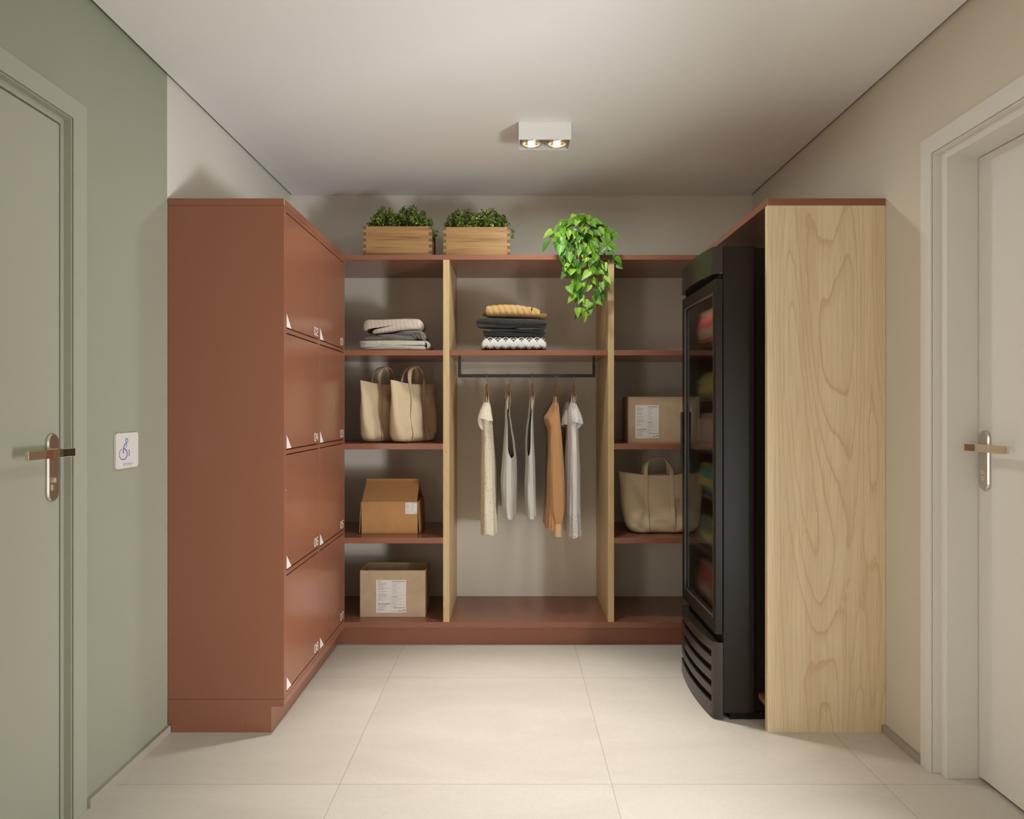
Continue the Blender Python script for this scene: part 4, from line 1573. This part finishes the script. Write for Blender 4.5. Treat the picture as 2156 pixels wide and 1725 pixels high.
Z2, Z3, Z4 = 1.0612, 0.5692, 0.1272
gt = 'canvas totes on the left second shelf'
tote('tote_bag', 'beige canvas tote nearest the oak upright on the left shelf', (-0.542, 3.765, Z2), math.radians(56), 0.30, 0.36, 0.325, 0.150, 1.3, gt, 0.085)
tote('tote_bag', 'beige canvas tote tucked behind its twin, nearest the lockers', (-0.712, 3.805, Z2), math.radians(56), 0.30, 0.36, 0.325, 0.138, 1.3, gt, 0.085)
tote('tote_bag', 'beige canvas tote standing on the right shelf beside the fridge', (0.800, 3.76, Z3), 0.0, 0.33, 0.425, 0.320, 0.20, 4.4, None, 0.085)


# ------------------------------------------------------------------ boxes
def label_sheet(parent, x0, x1, z0, z1, y, seed=1):
    rn = random.Random(seed)
    bm = B()
    box(bm, x0, x1, y - 0.0008, y - 0.0002, z0, z1)
    sh = new_mesh('paper_label', bm, M['paper'], parent)
    w, h = x1 - x0, z1 - z0
    bm = B()
    yy = y - 0.0010

    def word(xa, xb, zc, th, mi=0):
        x = xa
        while x < xb:
            l_ = rn.uniform(0.012, 0.04) * w
            e = min(x + l_, xb)
            box(bm, x0 + x * 1.0, x0 + e, yy, yy + 0.0003, z0 + zc - th / 2, z0 + zc + th / 2, mi)
            x = e + 0.007 * w
    # left column
    z = 0.955 * h
    word(0.06 * w, 0.15 * w, z, 0.016 * h, 2)
    lines = [0.905, 0.855, 0.79, 0.725, 0.655, 0.57, 0.515, 0.43]
    for f in lines:
        word(0.06 * w, (0.06 + rn.uniform(0.11, 0.33)) * w, f * h, 0.013 * h, 0)
        for q in range(rn.choice((1, 2, 2, 3))):
            word(0.06 * w, (0.06 + rn.uniform(0.2, 0.40)) * w, (f - 0.018 * (q + 1)) * h, 0.008 * h, 1)
    word(0.06 * w, 0.47 * w, 0.27 * h, 0.022 * h, 2)
    for f in (0.225, 0.205, 0.175, 0.145, 0.11, 0.09, 0.07):
        word(0.06 * w, (0.06 + rn.uniform(0.12, 0.32)) * w, f * h, 0.010 * h, 0)
    # right column
    word(0.53 * w, 0.95 * w, 0.955 * h, 0.018 * h, 2)
    for k in range(10):
        word(0.53 * w, (0.53 + rn.uniform(0.1, 0.34)) * w, (0.905 - 0.036 * k) * h, 0.010 * h, 0)
    box(bm, x0 + 0.50 * w, x1, yy, yy + 0.0003, z0 + 0.530 * h, z0 + 0.534 * h, 0)
    box(bm, x0 + 0.50 * w, x0 + 0.504 * w, yy, yy + 0.0003, z0 + 0.155 * h, z0 + 0.530 * h, 0)
    box(bm, x0, x1, yy, yy + 0.0003, z0 + 0.932 * h, z0 + 0.934 * h, 1)
    word(0.53 * w, 0.73 * w, 0.485 * h, 0.018 * h, 2)
    for k in range(9):
        word(0.53 * w, (0.53 + rn.uniform(0.14, 0.40)) * w, (0.43 - 0.030 * k) * h, 0.009 * h, k % 2)
    # torn dark edge and small ornament at the foot
    for k in range(9):
        xa = (0.56 + 0.048 * k) * w
        box(bm, x0 + xa, x0 + min(w, xa + 0.05 * w), yy, yy + 0.0003, z0 + 0.145 * h, z0 + (0.150 + rn.uniform(0.002, 0.012)) * h, 2)
    word(0.75 * w, 0.88 * w, 0.062 * h, 0.016 * h, 2)
    word(0.55 * w, 0.86 * w, 0.035 * h, 0.012 * h, 0)
    box(bm, x0 + 0.90 * w, x0 + 0.98 * w, yy, yy + 0.0003, z0 + 0.068 * h, z0 + 0.092 * h, 2)
    for k in range(5):
        box(bm, x0 + (0.86 + 0.025 * k) * w, x0 + (0.874 + 0.025 * k) * w, yy, yy + 0.0003, z0 + 0.004 * h, z0 + (0.012 + 0.010 * (k % 3)) * h, 2)
    new_mesh('print', bm, [M['ink'], M['inklight'], M['inkdark']], sh)
    return sh


def slab(bm, p, q, r, s, t):
    """thin board with corners p q r s and thickness t along its normal"""
    p, q, r, s = Vector(p), Vector(q), Vector(r), Vector(s)
    n = (q - p).cross(s - p).normalized() * t
    a = [bm.verts.new(v) for v in (p, q, r, s)]
    b = [bm.verts.new(v + n) for v in (p, q, r, s)]
    bm.faces.new(a)
    bm.faces.new(b[::-1])
    for i in range(4):
        bm.faces.new((a[i], a[(i + 1) % 4], b[(i + 1) % 4], b[i]))


def open_shell(bm, x0, x1, y0, y1, z0, z1, t=0.004):
    box(bm, x0, x1, y0, y0 + t, z0, z1)
    box(bm, x0, x1, y1 - t, y1, z0, z1)
    box(bm, x0, x0 + t, y0 + t, y1 - t, z0, z1)
    box(bm, x1 - t, x1, y0 + t, y1 - t, z0, z1)
    box(bm, x0 + t, x1 - t, y0 + t, y1 - t, z0, z0 + t)


# tented carton, left third shelf
x0, x1, y0, y1, z0, z1 = -0.812, -0.510, 3.680, 3.915, Z3, 0.7425
ct = thing('cardboard_box', 'orange brown carton with long flaps tented together on the left shelf', 'box', ((x0 + x1) / 2, (y0 + y1) / 2, z0))
bm = B()
open_shell(bm, x0, x1, y0, y1, z0, z1)
new_mesh('box_body', bm, M['kraftorange'], ct, bevel=0.001)
rz_, ry_ = z1 + 0.108, (y0 + y1) / 2
bm = B()
slab(bm, (x0 + .002, y0, z1 + .0005), (x1 - .002, y0, z1 + .0005), (x1 - 0.0045, ry_ - 0.003, rz_ - 0.004), (x0 + 0.0045, ry_ - 0.003, rz_ - 0.004), -0.0035)
new_mesh('flap', bm, M['kraftorange'], ct)
bm = B()
slab(bm, (x0 + .002, y1, z1 + .0005), (x1 - .002, y1, z1 + .0005), (x1 - 0.0045, ry_ - 0.012, rz_ + 0.006), (x0 + 0.0045, ry_ - 0.012, rz_ + 0.006), 0.0035)
new_mesh('flap', bm, M['kraftorange'], ct)
for (xe, sg_) in ((x0, -1), (x1, 1)):
    bm = B()
    xa = xe + sg_ * 0.0005
    slab(bm, (xa, y0 + .003, z1), (xa, y1 - .003, z1), (xa + sg_ * 0.009, y1 - .004, z0 + 0.004), (xa + sg_ * 0.009, y0 + .004, z0 + 0.004), 0.003 * -sg_ if False else (0.003 if sg_ < 0 else -0.003))
    new_mesh('flap', bm, M['kraftorange'], ct)
label_sheet(ct, -0.575, -0.512, z1 - 0.066, z1 - 0.004, y0, 4)

# open-topped carton, left bottom shelf
x0, x1, y0, y1, z0, z1 = -0.815, -0.466, 3.660, 3.855, Z4, 0.377
ob = thing('cardboard_box', 'grey brown open topped carton with a big label on the bottom shelf', 'box', ((x0 + x1) / 2, (y0 + y1) / 2, z0))
bm = B()
open_shell(bm, x0, x1, y0, y1, z0, z1)
new_mesh('box_body', bm, M['kraftgrey'], ob, bevel=0.001)
lx0 = (792 - 1078) / F * 3.66
lx1 = (855 - 1078) / F * 3.66
label_sheet(ob, lx0, lx1, EYE - (1291 - 863) / F * 3.66, EYE - (1222 - 863) / F * 3.66, y0, 5)

# closed carton, right second shelf
x0, x1, y0, y1, z0, z1 = 0.628, 0.978, 3.690, 3.885, Z2, 1.309
cb = thing('cardboard_box', 'grey brown closed carton with paper label on the right shelf beside fridge', 'box', ((x0 + x1) / 2, (y0 + y1) / 2, z0))
bm = B()
box(bm, x0, x1, y0, y1, z0, z1)
new_mesh('box_body', bm, M['kraftgrey'], cb, bevel=0.001)
lx0 = (1338 - 1078) / F * 3.69
lx1 = (1387 - 1078) / F * 3.69
label_sheet(cb, lx0, lx1, EYE - (924 - 863) / F * 3.69, EYE - (854 - 863) / F * 3.69, y0, 5)


# ------------------------------------------------------------------ hangers and clothes
HZ = RZ1


def make_hanger(label):
    t = thing('coat_hanger', label, 'hanger', (0, RY, HZ), 0, 'wooden hangers on the rail')
    bm = B()
    path = [(0, 0.0148 * math.cos(math.radians(-20 + 200 * k / 14)), -0.0100 + 0.0148 * math.sin(math.radians(-20 + 200 * k / 14))) for k in range(15)]
    path += [(0, -0.0146, -0.014), (0, -0.0120, -0.022), (0, -0.0050, -0.031), (0, 0.0, -0.040), (0, 0.0, -0.072)]
    tube(bm, path, 0.0013, 8)
    new_mesh('hook', bm, M['steel'], t, smooth=True, local=True)
    bm = B()
    prof = []
    for k in range(25):
        s = -1 + 2 * k / 24
        y = 0.205 * s
        z = -0.066 - 0.125 * abs(s) ** 1.35
        hgt = 0.0135 - 0.003 * abs(s)
        thk = 0.0060 - 0.0008 * abs(s)
        if abs(s) > 0.96:
            hgt *= 0.75
        prof.append([(thk * math.cos(2 * PI * q / 10), y, z + hgt * math.sin(2 * PI * q / 10)) for q in range(10)])
    loft(bm, prof, True, True, True)
    new_mesh('hanger_arms', bm, M['beech'], t, smooth=True, local=True)
    return t


hang_x = (-0.141, -0.016, 0.114, 0.245, 0.346)
hang_rz = (0.020, -0.045, -0.040, -0.060, -0.085)
hl = ('wooden hanger of the cream dotted dress', 'wooden hanger of the thin grey tank top second from left', 'wooden hanger of the white grey tank top in the middle',
      'wooden hanger of the tan rust blouse', 'wooden hanger of the white lace dress at the right')
h0 = make_hanger(hl[0])
h0.location = (hang_x[0], RY, HZ)
h0.rotation_euler = (0, 0, hang_rz[0])
for i in range(1, 5):
    dup(h0, (hang_x[i], RY, HZ), hang_rz[i], hl[i])

YN = 3.635          # depth at which a hanging garment's near edge is seen


def ux(u):
    return (u - 1078) / F * YN


def vz(v):
    return EYE - (v - 863) / F * YN


def arm_line(y):
    """height of the hanger's upper edge"""
    return HZ - 0.066 - 0.125 * (min(1.0, abs(y) / 0.205)) ** 1.35 + 0.0135


def garment(name, label, cat, mat, hx, prof, zbot, arm_z=None, neck=0.055, hw=0.212, seed=0.0, hem_slant=0.0, fold=0.006, thick=0.0016, group='clothes on the rail', arm_w=0.62, matb=None, hem_wave=0.006, arm_c=0.0, lace_z=None):
    """a garment seen edge-on: prof gives [(z, x left, x right)] of its near edge"""
    t = thing(name, label, cat, (hx, RY, zbot), 0, group)
    turn = math.sin(hang_rz[hang_x.index(hx)])
    bm = B()
    n, m = 150, 60
    vr = []
    for i in range(m + 1):
        f = i / m
        row = []
        for k in range(n):
            a = 2 * PI * (k + 0.5) / n
            ca, sa = math.cos(a), math.sin(a)      # sa<0 : near end
            s = -sa                                # +1 near, -1 far
            yy = -hw * math.copysign(abs(s) ** 0.72, s)
            ztop = arm_line(yy) + 0.009 - 0.55 * max(0.0, abs(yy) - 0.205)
            if abs(yy) < neck:
                ztop = arm_line(neck) + 0.009 - 0.036 * (0.5 + 0.5 * math.cos(PI * yy / neck)) * (1.0 if ca < 0 else 0.6)
            z = ztop + (zbot - ztop) * f
            xl, xr = interp(prof, z)
            cxx, hx_ = (xl + xr) / 2 - hx, (xr - xl) / 2
            drop = ztop - z
            half = hx_ * min(1.0, 0.16 + drop / 0.10)
            half = max(0.0125, half)
            wd_ = min(1.0, drop / 0.10)
            xx = (1 - wd_) * (-yy) * turn + wd_ * cxx + half * math.copysign(abs(ca) ** 0.72, ca)
            amp = fold * min(1.0, f * 1.8)
            wv = amp * math.sin(4.2 * yy / hw * PI + seed + 1.0 * math.sin(5 * z)) * (1 if ca > 0 else -0.7)
            wv += 0.45 * amp * math.sin(9.5 * yy / hw * PI + 2.1 * seed + 3 * z)
            wv += 0.5 * amp * noise.noise(Vector((ca * 3 + seed, yy * 9, z * 5)))
            xx += wv * abs(ca)
            y2 = yy * (1.0 + 0.05 * math.sin(seed + 9 * z) * f) + 0.012 * noise.noise(Vector((seed, ca * 4, z * 6))) * f
            z2 = z + (hem_slant * ca + hem_wave * math.sin(3 * a + seed) + 0.5 * hem_wave * math.sin(7 * a + 2 * seed)) * max(0, f - 0.75) / 0.25
            row.append(Vector((xx, y2, z2)))
        vr.append(row)
    bv = [[bm.verts.new(p) for p in r] for r in vr]
    for i in range(m):
        for k in range(n):
            k2 = (k + 1) % n
            pts = (bv[i][k], bv[i][k2], bv[i + 1][k2], bv[i + 1][k])
            zc = sum(p.co.z for p in pts) / 4
            am = 2 * PI * (k + 1.0) / n
            s = -math.sin(am)
            if arm_z is not None and zc > arm_z and abs(s) > 0.5:
                open_ = min(1.0, max(0.0, (zc - arm_z) / 0.06))
                if abs(math.cos(am) - arm_c) < arm_w * math.sqrt(open_ * (2 - open_)):
                    continue
            fc_ = bm.faces.new(pts)
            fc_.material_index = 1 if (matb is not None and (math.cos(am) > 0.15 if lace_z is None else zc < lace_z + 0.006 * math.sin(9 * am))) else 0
    bmesh.ops.delete(bm, geom=[v for v in bm.verts if not v.link_faces], context='VERTS')
    for v in bm.verts:
        v.co = Vector((hx + v.co.x, RY + v.co.y, v.co.z))
    o = new_mesh('bodice' if cat != 'dress' else 'dress_body', bm, [mat] + ([matb] if matb else []), t, smooth=True)
    sm = o.modifiers.new('smooth', 'SMOOTH')
    sm.factor = 0.5
    sm.iterations = 2
    solidify(o, thick, 0)
    subsurf(o, 1)
    return t


def sleeve(t, pts_r, mat, seed=0.0, tilt=0.0, fold=0.0, name='sleeve', thick=0.0016, n=36, lip=0.0):
    """cloth tube along points (x, y, z, rx, ry); tilt turns its mouth towards the near side"""
    rings = []
    L = len(pts_r) - 1
    for i, (x, y, z, rx, ry) in enumerate(pts_r):
        ring = []
        tl = tilt * i / L
        for k in range(n):
            a = 2 * PI * k / n
            w = 1 + fold * (0.3 + i / L) * (math.sin(5 * a + seed + z * 7) + 0.6 * math.sin(9 * a + seed * 2))
            ca, sa = math.cos(a), math.sin(a)
            ring.append((x + rx * w * ca, y + ry * w * sa * math.cos(tl), z - ry * w * sa * math.sin(tl) + lip * (i / L) ** 2 * math.sin(2 * a + seed)))
        rings.append(ring)
    bm = B()
    loft(bm, rings, True, False, False)
    o = new_mesh(name, bm, mat, t, smooth=True)
    solidify(o, thick, 0)
    subsurf(o, 2)
    return o


def PR(rows_):
    return [(vz(v), ux(a), ux(b)) for (v, a, b) in rows_]


# 1 cream dotted dress, wide short sleeves
g1 = garment('dress', 'cream dotted short sleeved dress, leftmost on the rail', 'dress', M['dots'], hang_x[0],
             PR([(831, 1020, 1029), (850, 1013, 1033), (880, 1011, 1034), (920, 1013, 1036), (1000, 1012, 1041), (1060, 1012, 1043), (1130, 1012, 1045)]),
             vz(1129), None, 0.115, 0.212, 0.4, 0.004, 0.006)
sleeve(g1, [(ux(1024), 3.650, vz(848), 0.014, 0.018), (ux(1023), 3.628, vz(860), 0.024, 0.026), (ux(1022), 3.606, vz(876), 0.034, 0.034), (ux(1022.5), 3.590, vz(892), 0.040, 0.042)], M['dots'], 0.9, 0.70, 0.03, lip=0.012)
# 2 sheer grey tank with an armhole slit and a darker back panel
g2 = garment('tank_top', 'sheer grey tank top hanging between the dotted dress and white tank', 'tank top', M['linen'], hang_x[1],
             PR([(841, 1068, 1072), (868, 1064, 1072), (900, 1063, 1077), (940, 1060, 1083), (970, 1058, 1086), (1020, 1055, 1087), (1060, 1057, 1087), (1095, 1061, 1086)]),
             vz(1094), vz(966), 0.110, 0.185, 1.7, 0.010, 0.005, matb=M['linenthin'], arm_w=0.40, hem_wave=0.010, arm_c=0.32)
# 3 white tank
g3 = garment('tank_top', 'white grey linen tank top with long dark armhole, third on the rail', 'tank top', M['linen'], hang_x[2],
             PR([(836, 1117, 1123), (870, 1114, 1123), (910, 1109, 1124), (945, 1107, 1125), (975, 1108, 1126), (1030, 1106, 1128), (1094, 1108, 1130)]),
             vz(1094), vz(962), 0.110, 0.185, 3.1, -0.004, 0.004, arm_w=0.34, arm_c=-0.30)
# 4 tan blouse with a long sleeve and a pale cuff
g4 = garment('blouse', 'tan rust long sleeved blouse with a pale cuff, fourth on the rail', 'blouse', M['rust'], hang_x[3],
             PR([(842, 1166, 1174), (865, 1156, 1175), (881, 1146, 1176), (893, 1150, 1177), (905, 1156, 1178), (960, 1157, 1180), (1040, 1155, 1180), (1117, 1150, 1174)]),
             vz(1116), None, 0.115, 0.212, 2.2, 0.004, 0.006)
sleeve(g4, [(ux(1171), 3.650, vz(848), 0.012, 0.014), (ux(1170), 3.630, vz(870), 0.020, 0.022), (ux(1169.5), 3.612, vz(920), 0.030, 0.026), (ux(1172), 3.606, vz(980), 0.035, 0.028),
            (ux(1173), 3.606, vz(1040), 0.038, 0.030), (ux(1173), 3.606, vz(1070), 0.038, 0.030), (ux(1174), 3.606, vz(1090), 0.030, 0.026), (ux(1174.5), 3.606, vz(1102), 0.017, 0.016)], M['rust'], 1.0, 0.0, 0.07)
cf = sleeve(g4, [(ux(1174.5), 3.606, vz(1101), 0.0165, 0.016), (ux(1174.5), 3.606, vz(1104), 0.0185, 0.017), (ux(1174.5), 3.606, vz(1120), 0.0185, 0.017), (ux(1174.5), 3.606, vz(1129), 0.0182, 0.016)], M['cuff'], 0, 0.0, 0.012, 'cuff')
cf['label'] = 'pale tan cuff'
# 5 white lace dress
g5 = garment('dress', 'white lace dress, rightmost on the rail', 'dress', M['lacecloth'], hang_x[4],
             PR([(831, 1204, 1212), (850, 1199, 1216), (880, 1196, 1219), (940, 1196, 1221), (1000, 1195, 1223), (1070, 1194, 1225), (1134, 1195, 1227)]),
             vz(1133), None, 0.115, 0.212, 5.0, -0.004, 0.006, matb=M['lace'], lace_z=vz(1082))
sleeve(g5, [(ux(1208), 3.650, vz(849), 0.012, 0.014), (ux(1210), 3.630, vz(864), 0.022, 0.022), (ux(1213), 3.612, vz(880), 0.029, 0.028), (ux(1215), 3.600, vz(896), 0.028, 0.032)], M['lace'], 0.8, 0.55, 0.05, lip=0.008)
sleeve(g5, [(ux(1200), 3.78, vz(845), 0.010, 0.016), (ux(1196), 3.75, vz(870), 0.020, 0.024), (ux(1194), 3.73, vz(900), 0.020, 0.026)], M['lace'], 2.8, 0.3, 0.10)
